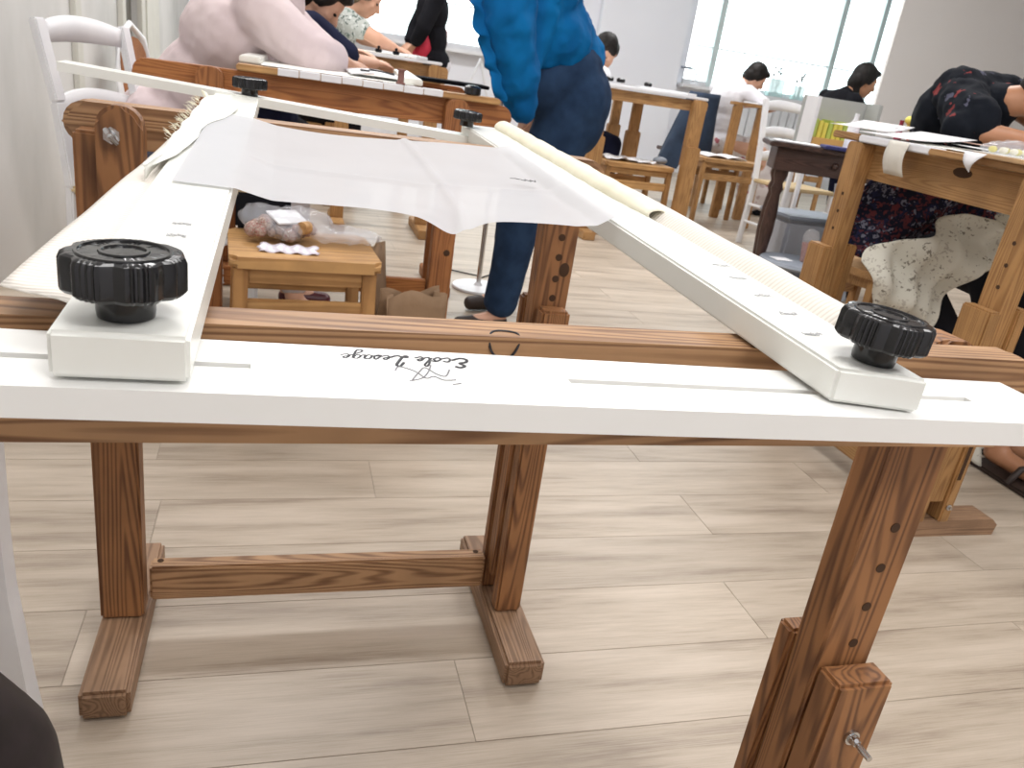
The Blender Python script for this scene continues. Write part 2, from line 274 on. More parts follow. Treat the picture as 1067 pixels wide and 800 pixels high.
XE0, XE1 = -.92, 4.6
b = nb(); box(b, (XE0 - .1, YJ + ROW0 * PWD, -.06), (XE1, YJ + ROW1 * PWD, -.0016)); floor = put('floor', b, GAP, kind='structure')
b = nb(); box(b, (XE0 - .1, YJ + ROW1 * PWD, -.06), (9.5, 10.0, 0)); box(b, (XE1, -2.3, -.06), (9.5, YJ + ROW1 * PWD, 0)); box(b, (XE0 - .1, -2.3, -.06), (XE1, YJ + ROW0 * PWD, 0))
fo = put('floor_far_part', b, PMF, floor, world=True)
b = nb(); box(b, (.0005, .0005, -.0016), (PLN - .0005, PWD - .0005, 0), .0003); plank0 = put('plank', b, PM, floor); pmesh = plank0.data
first = True; JO = {0: .31, 1: .929, 2: .41, 3: 1.00}
cut = {}
for r in range(ROW0, ROW1):
    x = JO[r % 4] + (0 if r in (0, 1, 2, 3) else random.Random(r).uniform(-.15, .15)); x -= PLN * math.ceil((x - XE0) / PLN)
    while x < XE1:
        a, e = max(x, XE0), min(x + PLN, XE1)
        if e - a > .02:
            if e - a < PLN - .001:
                b = nb(); box(b, (.0005, .0005, -.0016), (e - a - .0005, PWD - .0005, 0), .0005); me = bpy.data.meshes.new('plank_cut'); b.to_mesh(me); b.free(); me.materials.append(PM)
            else: me = pmesh
            if first: o = plank0; o.data = me; first = False
            else: o = bpy.data.objects.new('plank', me); COL.objects.link(o); o.parent = floor
            o.location = Vector((a, YJ + r * PWD, 0)) - floor.location
        x += PLN

YB = 9.3
b = nb(); box(b, (-1.02, -2.3, 0), (-.92, 5.55, CEIL)); box(b, (-1.02, 6.15, 0), (-.92, YB, CEIL)); box(b, (-1.02, 5.55, 2.1), (-.92, 6.15, CEIL)); wl = put('wall_left', b, WALLL, kind='structure')
b = nb(); box(b, (-.92, 4.3, 0), (-.895, 4.42, 2.5), .004); put('trim_1', b, TRIM, kind='structure')
b = nb(); box(b, (-.92, 6.15, 0), (-.89, 6.95, 2.4), .004); box(b, (-.89, 6.3, .1), (-.88, 6.8, 2.2), .004); put('trim_2', b, TRIM, kind='structure')
b = nb(); box(b, (-.92, 5.45, 0), (-.89, 5.56, 2.2), .004); put('trim_3', b, TRIM, kind='structure')
b = nb(); box(b, (-.98, 5.55, 0), (-.955, 6.15, 2.1), .003); put('door_1', b, mat('dark_olive_door', (.10, .09, .07), .5), kind='structure')
# back wall with two window openings (sill at z = 1.03 m)
WINL, WINR, SILL, HEAD = (.72, 3.13), (4.50, 7.6), 1.03, 2.75
b = nb(); box(b, (-1.02, YB, 0), (9.5, YB + .2, SILL)); box(b, (-1.02, YB, HEAD), (9.5, YB + .2, CEIL))
for x0, x1 in ((-1.02, WINL[0]), (WINL[1], WINR[0]), (WINR[1], 9.5)): box(b, (x0, YB, SILL), (x1, YB + .2, HEAD))
put('wall_back', b, WALLW, kind='structure')
b = nb(); box(b, (3.35, YB - .10, 0), (4.40, YB, CEIL), .01); put('trim_4', b, WALLW, kind='structure')
b = nb(); box(b, (-.9, YB - .018, 0), (3.34, YB - .001, .13), .004); box(b, (4.41, YB - .018, 0), (8, YB - .001, .13), .004); put('baseboard_back', b, CHALK, kind='structure')
b = nb(); box(b, (3.345, YB - .118, 0), (4.405, YB - .101, .13), .004); put('baseboard_pier', b, CHALK, kind='structure')
b = nb(); box(b, (4.66, 6.0, 0), (9.39, 6.03, CEIL), .002); put('wall_partition', b, WALLG, kind='structure')
b = nb(); box(b, (9.4, -2.3, 0), (9.5, 10, CEIL)); put('wall_right', b, WALLW, kind='structure')
b = nb(); box(b, (-1.02, -2.4, 0), (9.5, -2.3, CEIL)); put('wall_front', b, WALLW, kind='structure')
b = nb(); box(b, (-1.02, -2.4, CEIL), (9.5, 9.5, CEIL + .1)); put('ceiling', b, WALLW, kind='structure')
for i, (lx, ly) in enumerate(LAMPS):
    t = thing('ceiling_fixture', 'flush white ceiling light panel overhead', 'ceiling light', (lx, ly, CEIL), group='flush ceiling light panels')
    b = nb(); box(b, (-.80, -.35, -.04), (-.755, .35, 0), .003); box(b, (.755, -.35, -.04), (.80, .35, 0), .003); box(b, (-.755, -.35, -.04), (.755, -.305, 0), .003); box(b, (-.755, .305, -.04), (.755, .35, 0), .003); put('housing', b, CHALK, t)
for n, (x0, x1), posts in ((1, WINL, (1.40, 2.15, 2.75)), (2, WINR, (4.88, 6.48, 7.05))):
    y0, y1 = YB + .05, YB + .10
    b = nb()
    for px_ in (x0 + .02, x1 - .02): box(b, (px_ - .02, y0, SILL), (px_ + .02, y1, HEAD), .003)
    box(b, (x0, y0, HEAD - .05), (x1, y1, HEAD), .003); box(b, (x0, y0, SILL), (x1, y1, SILL + .05), .003)
    wf = put('window_%d' % n, b, CHALK, kind='structure')
    for p in posts: b = nb(); box(b, (p - .035, y0 - .01, SILL), (p + .035, y1 + .01, HEAD), .004); put('mullion', b, mat('aqua_white_frame', (.62, .70, .69), .35), wf, world=True)
    xs = [x0 + .04] + [p for p in posts] + [x1 - .04]
    for i in range(len(xs) - 1):
        b = nb(); box(b, (xs[i] + .035, y0 + .02, SILL + .05), (xs[i + 1] - .035, y0 + .026, HEAD - .05)); put('pane', b, GLASS, wf, world=True)
        b = nb(); box(b, (xs[i] + .036, y0 + .005, SILL + .42), (xs[i + 1] - .036, y0 + .05, SILL + .435), .002); put('transom', b, CHALK, wf, world=True)
    b = nb(); box(b, (x0 - .05, YB - .16, SILL - .045), (x1 + .05, YB + .05, SILL), .006); put('window_sill', b, CHALK, wf, world=True)

# ---------------------------------------------------------------- embroidery trestle
def holes(parent, x, y, zs, m=HOLE, r=.006, side=-1):
    for z in zs:
        b = nb(); cyl(b, (x, y + side * .0006, z), (x, y - side * .004, z), r, seg=14); put('peg_hole', b, m, parent)
def wingbolt(parent, x, y, z, m=STEEL, L=.022, ang=.5):
    b = nb(); cyl(b, (x, y + .004, z), (x, y - L, z), .0032, seg=10); cyl(b, (x, y + .001, z), (x, y - .0035, z), .0085, seg=18); cyl(b, (x, y - .0035, z), (x, y - .011, z), .0062, .0045, seg=6)
    c, s = math.cos(ang), math.sin(ang)
    for k in (-1, 1): tube(b, [(x + k * c * .003, y - .007, z + k * s * .003), (x + k * c * .010, y - .011, z + k * s * .010), (x + k * c * .014, y - .016, z + k * s * .014)], [.002, .0028, .0022], 8)
    return put('wing_bolt', b, m, parent, smooth=40)
def trestle(label, loc, rz, rail, legs, ztop, mats, post_y, spread=.19, strz=(.072, .14), rail_r=.026, cheek=True, group=None, zc=.40, rw=.075, holes_z=(), slot=False, legtop=None, fl=.05, st=True):
    """local: rail along x; post_y = offset of post centre from the rail centre"""
    mx, mz, mf = mats; t = thing('embroidery_trestle', label, 'trestle', loc, rz, group)
    (rx0, rx1, rz0, rz1, ry0, ry1) = rail
    b = nb(); softprism(b, rounded(rx0, rx1, rz0, rz1, rail_r), ry0, ry1, 'xz', .007); put('rail', b, mx, t, smooth=40)
    for i, lx in enumerate(legs):
        py = post_y; lt = legtop if legtop else rz1 - .002
        b = nb(); hw = .0275 if not isinstance(rw, tuple) else rw[i] / 2
        softprism(b, rounded(lx - hw, lx + hw, .055 if not zc else .10, lt, .018, 'cd'), py - .019, py + .019, 'xz', .003); post = put('post', b, mz, t, smooth=40)
        holes(post, lx + .004, py - .019, holes_z)
        # lower fork of two boards with the post sliding between them
        hb = hw + .008
        b = nb(); box(b, (lx - hb, py - .052, .045), (lx + hb, py - .0195, zc), .004); put('cheek_board', b, mz, t)
        b = nb(); box(b, (lx - hb, py + .0195, .045), (lx + hb, py + .045, zc + .02), .004); put('cheek_board', b, mz, t)
        wingbolt(t, lx + .002, py - .052, zc - .06)
        b = nb(); prism(b, [(py - spread, 0), (py + spread, 0), (py + spread, fl - .012), (py + spread - .012, fl), (py - spread + .006, fl), (py - spread, fl - .006)], lx - .033, lx + .033, 'yz'); put('foot', b, mf, t)
    if st:
        b = nb(); box(b, (legs[0] + .035, post_y - .005, strz[0]), (legs[1] - .035, post_y + .030, strz[1]), .003); put('stretcher', b, mx, t)
    return t

# near trestle, under the near end of the frame
NT = thing('embroidery_trestle', 'near pine trestle whose rail crosses the foreground, behind the white slotted bar', 'trestle', (.1, .52, 0), math.radians(.6))
def nt(name, b, m, **k): return put(name, b, m, NT, world=False, **k)
b = nb(); softprism(b, rounded(-.62, .512, .704, .7835, .016), -.036, -.003, 'xz', .011); nrail = nt('rail', b, WX, smooth=40)
def on_edge(x, q):
    if q < -.007: return (x, -.0367, .774 + q + .007)
    a = min((q + .007) / .009, PI / 2); e_ = max(0, (q + .007) - .009 * PI / 2); return (x, -.036 + .009 * (1 - math.cos(a)) + e_ - .0007 * math.cos(a), .774 + .0097 * math.sin(a))
b = nb(); tube(b, [on_edge(.046 + .0105 * math.cos(a) * (1 + .10 * math.sin(2 * a)), -.0005 + .0115 * math.sin(a) + .001 * math.cos(2 * a)) for a in [i * PI / 14 for i in range(29)]], .0009, 6); put('pen_ring', b, INK, nrail, label='black pen loop drawn round a knot')
b = nb(); sph(b, (.047, -.0320, .774), (.008, .0035, .006)); put('knot', b, WZ, nrail)
for lx in (.470, -.52):
    py = .032; hw = .0315
    b = nb(); softprism(b, rounded(lx - hw, lx + hw, .10, .782, .024, 'cd'), py - .0205, py + .0205, 'xz', .004); post = nt('post', b, WZ, smooth=40)
    for z in (.593, .547, .501, .456): b = nb(); cyl(b, (lx + .004, py - .0212, z), (lx + .004, py - .012, z), .0052, seg=16); put('peg_hole', b, HOLE, post)
    b = nb(); box(b, (lx - .030, py - .055, .045), (lx + .038, py - .021, .432), .004); nt('cheek_board', b, WZ)
    b = nb(); box(b, (lx - .036, py + .021, .045), (lx + .030, py + .046, .440), .004); nt('cheek_board', b, WZ)
    wingbolt(NT, lx + .006, py - .055, .366, ang=-.9, L=.03)
    b = nb(); box(b, (lx - .035, py - .20, 0), (lx + .035, py + .20, .048), .006); nt('foot', b, FY)
b = nb(); box(b, (-.48, .028, .075), (.43, .060, .14), .004); nt('stretcher', b, WX)

# far trestle under the far end of the frame
FT = thing('embroidery_trestle', 'pine trestle with round-ended rail and low feet, under the white frame\'s far end', 'trestle', (.11, 1.17, 0))
def ft(name, b, m, **k): return put(name, b, m, FT, world=True, **k)
b = nb(); softprism(b, rounded(-.272, .485, .776, .831, .027), 1.195, 1.240, 'xz', .006); ft('rail', b, WX, smooth=40)
for lx, hw, zc in ((-.218, .034, 0), (.412, .0275, .40)):
    if not zc:
        b = nb(); box(b, (lx - hw, 1.150, .0485), (lx + hw - .004, 1.193, .800), .004); post = ft('post', b, WZ)
        b = nb(); softprism(b, rounded(-.219, -.165, .700, .838, .026), 1.118, 1.1495, 'xz', .005); ft('cheek_board', b, WZ, smooth=40)
        b = nb(); cyl(b, (-.200, 1.120, .802), (-.200, 1.104, .802), .0045, seg=12); cyl(b, (-.200, 1.118, .802), (-.200, 1.114, .802), .0105, seg=6); tube(b, [(-.206, 1.11, .81), (-.2, 1.106, .802), (-.193, 1.11, .793)], [.003, .004, .003], 8); ft('wing_bolt', b, STEEL, smooth=40)
    else:
        b = nb(); softprism(b, rounded(lx - hw, lx + hw, .10, .826, .02, 'cd'), 1.153, 1.193, 'xz', .004); post = ft('post', b, WZ, smooth=40)
        for z in (.718, .687, .653, .622): b = nb(); cyl(b, (lx + .002, 1.1525, z), (lx + .002, 1.160, z), .0055, seg=14); put('peg_hole', b, HOLE, post, world=True)
        b = nb(); sph(b, (lx + .014, 1.1545, .668), (.010, .003, .013)); put('knot', b, HOLE, post, world=True)
        b = nb(); box(b, (lx - .022, 1.118, .0485), (lx + .024, 1.1525, .610), .004); ft('cheek_board', b, WZ)
        b = nb(); box(b, (lx - .032, 1.1935, .0485), (lx + .016, 1.218, .612), .004); ft('cheek_board', b, WZ)
    b = nb(); box(b, (lx - .034, .985, 0), (lx + .034, 1.37, .048), .006); ft('foot', b, FY)
    b = nb(); cyl(b, (lx + (.05 if lx < 0 else -.05), 1.197, .1235), (lx + (.05 if lx < 0 else -.05), 1.197, .1247), .005, seg=14); ft('screw_hole', b, HOLE)
b = nb(); box(b, (-.183, 1.1765, .060), (.377, 1.208, .124), .004); ft('stretcher', b, WX)

# ---------------------------------------------------------------- the white embroidery frame
EF = thing('embroidery_loom', 'white slotted embroidery frame with black star knobs, laid across the two nearest trestles', 'embroidery frame', (.12, .44, .78))
def ef(name, b, m, parent=None, **k): return put(name, b, m, parent or EF, world=True, **k)
def Lz(y): return .807 + .0404 * (y - .393)
def Rz(y): return .804 + .0378 * (y - .396)
def quadbeam(b, pts, z, th, bev=.0022):
    """plank with a four-cornered outline; z = function of y for its top"""
    top = [b.verts.new((x, y, z(y))) for x, y in pts]; bot = [b.verts.new((x, y, z(y) - th)) for x, y in pts]
    b.faces.new(top); b.faces.new(bot[::-1]); n = len(pts)
    for i in range(n): b.faces.new((top[i], bot[i], bot[(i + 1) % n], top[(i + 1) % n]))
    bmesh.ops.bevel(b, geom=list(b.edges), offset=bev, segments=3, affect='EDGES')
b = nb(); quadbeam(b, [(-.1022, .393), (-.0395, .391), (-.036, 1.425), (-.101, 1.430)], Lz, .0235); bl = ef('beam', b, WHITE2, smooth=50)
b = nb(); quadbeam(b, [(.3367, .396), (.3945, .382), (.366, 1.44), (.300, 1.44)], Rz, .0225); br = ef('beam', b, WHITE2, smooth=50)
def slotted_bar(name, y0l, y0r, wd, x0, x1, z0, z1, th, slots, m):
    """bar with milled through slots: z0/z1 top at both ends, y0 front edge"""
    b = nb(); n = 0; f = lambda x: y0l + (y0r - y0l) * (x - x0) / (x1 - x0); zt = lambda x: z0 + (z1 - z0) * (x - x0) / (x1 - x0); sw = .0068
    xs = [x0] + [v for s in slots for v in s] + [x1]
    ys = lambda x: (f(x), f(x) + wd / 2 - sw / 2, f(x) + wd / 2 + sw / 2, f(x) + wd)
    T = [[b.verts.new((x, y, zt(x))) for y in ys(x)] for x in xs]; B = [[b.verts.new((x, y, zt(x) - th)) for y in ys(x)] for x in xs]
    for i in range(len(xs) - 1):
        sl = i % 2 == 1
        for j in range(3):
            if sl and j == 1: continue
            b.faces.new((T[i][j], T[i + 1][j], T[i + 1][j + 1], T[i][j + 1])); b.faces.new((B[i][j], B[i][j + 1], B[i + 1][j + 1], B[i + 1][j]))
        b.faces.new((T[i][0], B[i][0], B[i + 1][0], T[i + 1][0])); b.faces.new((T[i][3], T[i + 1][3], B[i + 1][3], B[i][3]))
        if sl:
            for j in (1, 2): b.faces.new((T[i][j], T[i + 1][j], B[i + 1][j], B[i][j]))
            for k in (i, i + 1): b.faces.new((T[k][1], T[k][2], B[k][2], B[k][1]))
    for k in (0, len(xs) - 1):
        for j in range(3): b.faces.new((T[k][j], T[k][j + 1], B[k][j + 1], B[k][j]))
    return ef(name, b, m)
nbar = slotted_bar('slotted_bar', .392, .372, .076, -.36, .527,   .7825, .7795, .0165, [(-.20, -.012), (.169, .463)], WHITE)
fbar = slotted_bar('slotted_bar', 1.375, 1.385, .055, -.315, .345, .8635, .8255, .013, [(-.27, -.02), (.12, .31)], WHITE2)
# star knobs
def knob(x, y, z, r=.033, tilt=(0, 0), rz=0, hf=1.0):
    M = Matrix.Translation((x, y, z)) @ Matrix.Rotation(tilt[0], 4, 'X') @ Matrix.Rotation(tilt[1], 4, 'Y') @ Matrix.Rotation(rz, 4, 'Z')
    b = nb(); s = r / .033; n = 168; lob = 7; h_ = s * hf
    def rad(a, k):
        u = (a * lob / (2 * PI)) % 1.0; g = abs(u - .5) * 2                          # g=1 in the notch between lobes
        R = r * (1 - .085 * max(0, (g - .6) / .4) ** .8); rib = .018 * r * (1 if int(u * 16) % 2 else -1) if g < .5 else 0
        return (R + rib) * k
    rings = []
    for k, zz in ((.55, .0135), (.93, .0135), (1.0, .0155), (1.0, .030), (.965, .0325), (.90, .0335)):
        rings.append([b.verts.new((rad(2 * PI * i / n, k) * math.cos(2 * PI * i / n), rad(2 * PI * i / n, k) * math.sin(2 * PI * i / n), zz * h_)) for i in range(n)])
    for A, B in zip(rings, rings[1:]):
        for i in range(n): b.faces.new((A[i], A[(i + 1) % n], B[(i + 1) % n], B[i]))
    ct = b.verts.new((0, 0, .0335 * h_)); [b.faces.new((rings[-1][i], rings[-1][(i + 1) % n], ct)) for i in range(n)]; b.faces.new(rings[0][::-1])
    b.transform(M); kb = ef('star_knob', b, BLACK, smooth=30)
    b = nb(); lathe(b, [(.0155 * s, 0), (.0160 * s, .003 * h_), (.0160 * s, .0125 * h_), (.020 * s, .0140 * h_)], seg=32); b.transform(M); put('hub', b, BLACK, kb, world=True, smooth=35)
    b = nb()
    for rr in (.0245, .0125): lathe(b, [((rr - .0012) * s, .0335 * h_), ((rr - .0008) * s, .0344 * h_), ((rr + .0008) * s, .0344 * h_), ((rr + .0012) * s, .0335 * h_), ((rr - .0012) * s, .0334 * h_)], seg=48, caps=False)
    b.transform(M); put('raised_ring', b, BLACK, kb, world=True, smooth=60)
    return kb
knob(-.0715, .418, Lz(.418) + .0002, .0285, (.0, .0), .2, 1.12); knob(.3735, .412, Rz(.412) + .0002, .0287, (.03, .05), .5, 1.08)
knob(-.050, 1.400, .848, .026, (0, .0), .3); knob(.300, 1.400, .843, .024, (.02, .04), .1)
# ink marks stamped along the two beams
def mark(x, y, z, parent, k, w_=.012):
    b = nb(); rnd = random.Random(k)
    for q in range(3): tube(b, [(x - w_ / 2 + w_ * i / 6, y + rnd.uniform(-.004, .004), z + .0003) for i in range(7)], .0005, 4, .4)
    put('stamped_mark', b, INKG, parent, world=True)
for i, y in enumerate((.600, .570)): mark(-.065, y, Lz(y), bl, i)
for i, (x, y) in enumerate(((.374, .622), (.371, .585), (.368, .541), (.365, .499), (.358, .457))): mark(x, y, Rz(y), br, i + 5, .016)
# handwriting "Ecole Lesage" on the near bar, written to be read from the far side, with a drawn monogram above it
GL = {'E': ([(.75, .92), (.45, 1.02), (.2, .8), (.5, .56), (.15, .42), (.1, .1), (.5, 0), (.95, .25)], 1.0), 'c': ([(.45, .38), (.2, .45), (.05, .2), (.2, 0), (.6, .15)], .55), 'o': ([(.3, .45), (.05, .2), (.2, 0), (.45, .2), (.3, .45), (.6, .38)], .58),
      'l': ([(0, .1), (.35, .8), (.25, 1.0), (.12, .7), (.15, .05), (.45, .12)], .42), 'e': ([(0, .15), (.35, .3), (.25, .46), (.06, .22), (.2, 0), (.55, .15)], .52), 'L': ([(.15, .7), (.32, 1.08), (.55, 1.0), (.42, .5), (.28, .12), (.08, -.02), (.0, .12), (.25, .12), (.6, -.02), (.95, .2)], .95),
      's': ([(0, .1), (.28, .48), (.38, .15), (.15, 0), (.0, .1), (.5, .12)], .48), 'a': ([(.42, .42), (.15, .42), (.05, .1), (.3, .05), (.44, .42), (.42, .05), (.65, .12)], .62), 'g': ([(.42, .42), (.15, .42), (.05, .12), (.3, .08), (.44, .42), (.36, -.4), (.1, -.5), (.05, -.3), (.6, .12)], .6)}
def catmull(p, n=4):
    out = []; q = [p[0]] + list(p) + [p[-1]]
    for i in range(1, len(q) - 2):
        for k in range(n):
            t = k / n; out.append(tuple(.5 * (2 * q[i][d] + (q[i + 1][d] - q[i - 1][d]) * t + (2 * q[i - 1][d] - 5 * q[i][d] + 4 * q[i + 1][d] - q[i + 2][d]) * t * t + (3 * q[i][d] - q[i - 1][d] - 3 * q[i + 1][d] + q[i + 2][d]) * t ** 3) for d in range(len(p[0]))))
    return out + [tuple(p[-1])]
def barz(x): return .7825 + (.7795 - .7825) * (x + .36) / .887 + .0002
def script(text, xs, ys, size, wfac, b):
    x = 0
    for ch in text:
        if ch == ' ': x += .45; continue
        st, adv = GL[ch]; P = catmull(st)
        tube(b, [(xs - (x + px_ + .25 * py_) * size * wfac, ys - py_ * size, barz(xs)) for px_, py_ in P], [.0011 if ch in 'EL' else .0008] * len(P), 5, .35); x += adv
    return x
b = nb(); script('Ecole Lesage', .113, .4475, .0150, .70, b); put('lettering', b, INK, nbar, world=True, label='black cursive lettering Ecole Lesage')
b = nb()
for st in ([(.098, .428), (.094, .418), (.089, .421), (.084, .430), (.080, .424), (.074, .411)], [(.099, .413), (.092, .412), (.087, .417), (.082, .414), (.077, .424), (.069, .430), (.066, .424)], [(.088, .434), (.085, .424), (.080, .414), (.072, .409)], [(.101, .408), (.096, .406)]):
    P = catmull(st); tube(b, [(x, y, barz(x)) for x, y in P], .00055, 5, .4)
put('monogram', b, INKM, nbar, world=True, label='thin drawn interlaced monogram')
# ribbed canvas webbing nailed along each beam
def nzf(a, b_, s=1): return noise.noise(V3(a * s, b_ * s, .3))
def lweb(u, v):
    y = .455 + .865 * v; xin = -.1005; wdt = .003 + .040 * (1 - v) ** 1.15
    x = xin - wdt * u; z = Lz(y) - .011 + .004 * math.sin(u * 2.2) + .002 * nzf(u * 2, v * 9); return (x, y + .02 * u * (1 - v), z)
b = nb(); grid(b, lweb, 8, 60); solid(ef('webbing', b, WEB, smooth=180), .0012)
def rweb(u, v):
    y = .485 + .945 * v; xin = .389 - .023 * v; wd_ = .030 + .004 * math.sin(v * 5)
    x = xin + wd_ * u * (.55 + .45 * (1 - v)); z = Rz(y) - .014 + .022 * math.sin(u * 1.7) + .002 * nzf(u, v * 8); return (x, y, z)
b = nb(); grid(b, rweb, 8, 60); solid(ef('webbing', b, WEB, smooth=180), .0012)
# rolled cream cotton edge along the right beam and folded cotton over the left one
def rroll(u, v):
    y = .80 + .63 * v; cx = .3845 - .018 * v; a = PI * (1.15 - 1.25 * u); rr = .0130 * (.6 + .4 * min(1, v * 6)) + .0016 * nzf(u * 3, v * 22)
    return (cx + rr * math.cos(a) * 1.25 + .006, y + .004 * math.sin(v * 50) * (1 - v), Rz(y) + .002 + rr * math.sin(a) * .85)
b = nb(); grid(b, rroll, 12, 70); solid(ef('cotton_edge', b, CREAM, smooth=180, label='rolled cream cotton edge'), .0012)
def lfold(u, v):
    y = .75 + .53 * v; w_ = .060 - .010 * v; x = -.110 + w_ * u * min(1, (.0 + 1.5 * v)) * (.8 + .2 * math.sin(v * 9)) ; x += .003 * nzf(u * 4, v * 12)
    z = Lz(y) + .003 + .0075 * math.sin(PI * min(1, u * 1.05)) * (.6 + .6 * abs(nzf(v * 7, u * 2 + 4))) - (.007 if u == 0 else 0); return (x, y, z)
b = nb(); grid(b, lfold, 14, 60); solid(ef('cotton_edge', b, CREAMW, smooth=180, label='folded white cotton edge'), .001)
b = nb(); rf = random.Random(3)
for i in range(70):
    v = rf.random(); y = .92 + .36 * v; x = -.1095 - rf.uniform(0, .003); L = rf.uniform(.004, .010); z = Lz(y) + rf.uniform(-.003, .006)
    tube(b, [(x, y, z), (x - L * .5, y + rf.uniform(-.004, .008), z + L * .35), (x - L, y + rf.uniform(-.006, .014), z + L * rf.uniform(.1, .8))], [.0005, .0004, .0002], 4)
tube(b, [(-.100, 1.27, Lz(1.27)), (-.106, 1.285, Lz(1.27) + .008), (-.111, 1.29, Lz(1.27) + .012)], [.004, .0035, .001], 6); fr = ef('frayed_threads', b, CREAM); fr['kind'] = 'stuff'
# sheer organza stretched between the beams
def org(u, v):
    """u across (x), v away (y)"""
    xl, xr = -.086, .333 - .014 * v; x = xl + (xr - xl) * u
    yf = .727 - .020 * math.sin(PI * u) + .030 * max(0, u - .85) / .15 - .012 * math.exp(-((x - .150) / .02) ** 2); yb = 1.180 - .055 * math.exp(-((x - .04) / .11) ** 2) - .03 * math.exp(-((x - .16) / .12) ** 2)
    y = yf + (yb - yf) * v; inner = max(0, min(1, (x + .036) / .03)) * max(0, min(1, (.318 - x) / .02)); e = 1 - abs(2 * v - 1) ** 2
    z = Lz(y) + .0022 - inner * (.004 + .006 * e) + .0012 * nzf(u * 5, v * 4) * inner
    vc = .38 + .02 * math.sin(u * 6); z += inner * .0035 * math.exp(-((v - vc) / .018) ** 2) * (1 if u > .02 else 0)
    xc = .158 + .010 * math.sin(v * 3); z += .003 * math.exp(-((x - xc) / .006) ** 2) * inner
    z -= .010 * math.exp(-((x - .150) / .022) ** 2) * max(0, 1 - v / .12); z -= .006 * inner * max(0, 1 - v / .05) * (.5 + .5 * math.sin(u * 14)) * .5
    return (x, y, z)
b = nb(); grid(b, org, 150, 90); O = put('organza', b, SHEER, smooth=180); tag(O, 'sheer white organza with crossed fold creases, stretched between the beams of the white frame', 'fabric')
b = nb()
for k in range(5): tube(b, [(.255 + .006 * k, .918 + .004 * math.sin(k * 2.3), Lz(.918) + .0005), (.259 + .006 * k, .912 + .006 * math.cos(k), Lz(.918) + .0005), (.262 + .006 * k, .922, Lz(.918) + .0005)], .0007, 4, .5)
put('pencil_monogram', b, INK, O, world=True, label='small dark monogram mark')

# ---------------------------------------------------------------- figures
def unit(v): return Vector(v).normalized()
def head(bm, c, f, up=(0, 0, 1), s=1.0):
    """skull, jaw, nose, lips, ears; f = looking direction"""
    c = Vector(c); f = unit(f); u = Vector(up); u = (u - u.dot(f) * f).normalized(); r = f.cross(u); A = Matrix((r, f, u)).transposed(); P = lambda a, b_, d: c + s * (a * r + b_ * f + d * u)
    sph(bm, P(0, -.012, .03), (.072 * s, .090 * s, .080 * s), A); sph(bm, P(0, .018, -.02), (.060 * s, .062 * s, .085 * s), A); sph(bm, P(0, .040, -.075), (.036 * s, .034 * s, .026 * s), A)
    cap(bm, P(0, .076, .012), .009 * s, P(0, .096, -.022), .013 * s, 8); sph(bm, P(0, .074, -.052), (.024 * s, .012 * s, .009 * s), A, 10)
    for k in (-1, 1):
        sph(bm, P(k * .070, -.004, -.005), (.010 * s, .020 * s, .030 * s), A, 10); sph(bm, P(k * .030, .070, .028), (.018 * s, .010 * s, .007 * s), A, 10); sph(bm, P(k * .036, .056, -.012), (.022 * s, .018 * s, .022 * s), A, 10)
    return A, P
def eyes(parent, P, A, s):
    for k in (-1, 1): b = nb(); sph(b, P(k * .029, .071, .010), (.011 * s, .008 * s, .006 * s), A, 10); put('eye', b, HAIRB, parent, world=True, smooth=180)
def hand(bm, w, d, nrm=(0, 0, 1), side=1, curl=.5, s=1.0):
    """palm, four fingers, thumb; w wrist, d pointing direction, nrm back-of-hand direction"""
    w = Vector(w); d = unit(d); n = Vector(nrm); n = (n - n.dot(d) * d).normalized(); r = d.cross(n) * side
    A = Matrix((r, d, n)).transposed(); sph(bm, w + d * .045 * s, (.038 * s, .050 * s, .015 * s), A, 12)
    for i, (o, L) in enumerate(((-.027, .072), (-.009, .082), (.009, .077), (.027, .060))):
        p = w + d * .080 * s + r * o * s; q = d; a = 0
        for j, k in enumerate((.45, .32, .23)):
            a += curl * .5; q = (d * math.cos(a) - n * math.sin(a)); p2 = p + q * L * k * s; cap(bm, p, (.0090 - .0010 * j) * s, p2, (.0082 - .0010 * j) * s, 8); p = p2
    p = w + d * .025 * s - r * .030 * s; q = (d * .6 - r * .7 - n * .25).normalized(); cap(bm, p, .011 * s, p + q * .035 * s, .010 * s, 8); p += q * .035 * s; q = (d * .9 - r * .2 - n * .4).normalized(); cap(bm, p, .010 * s, p + q * .028 * s, .008 * s, 8)
def limb(bm, pts, rs):
    for (a, r0), (c_, r1) in zip(zip(pts, rs), list(zip(pts, rs))[1:]): cap(bm, a, r0, c_, r1, 14)
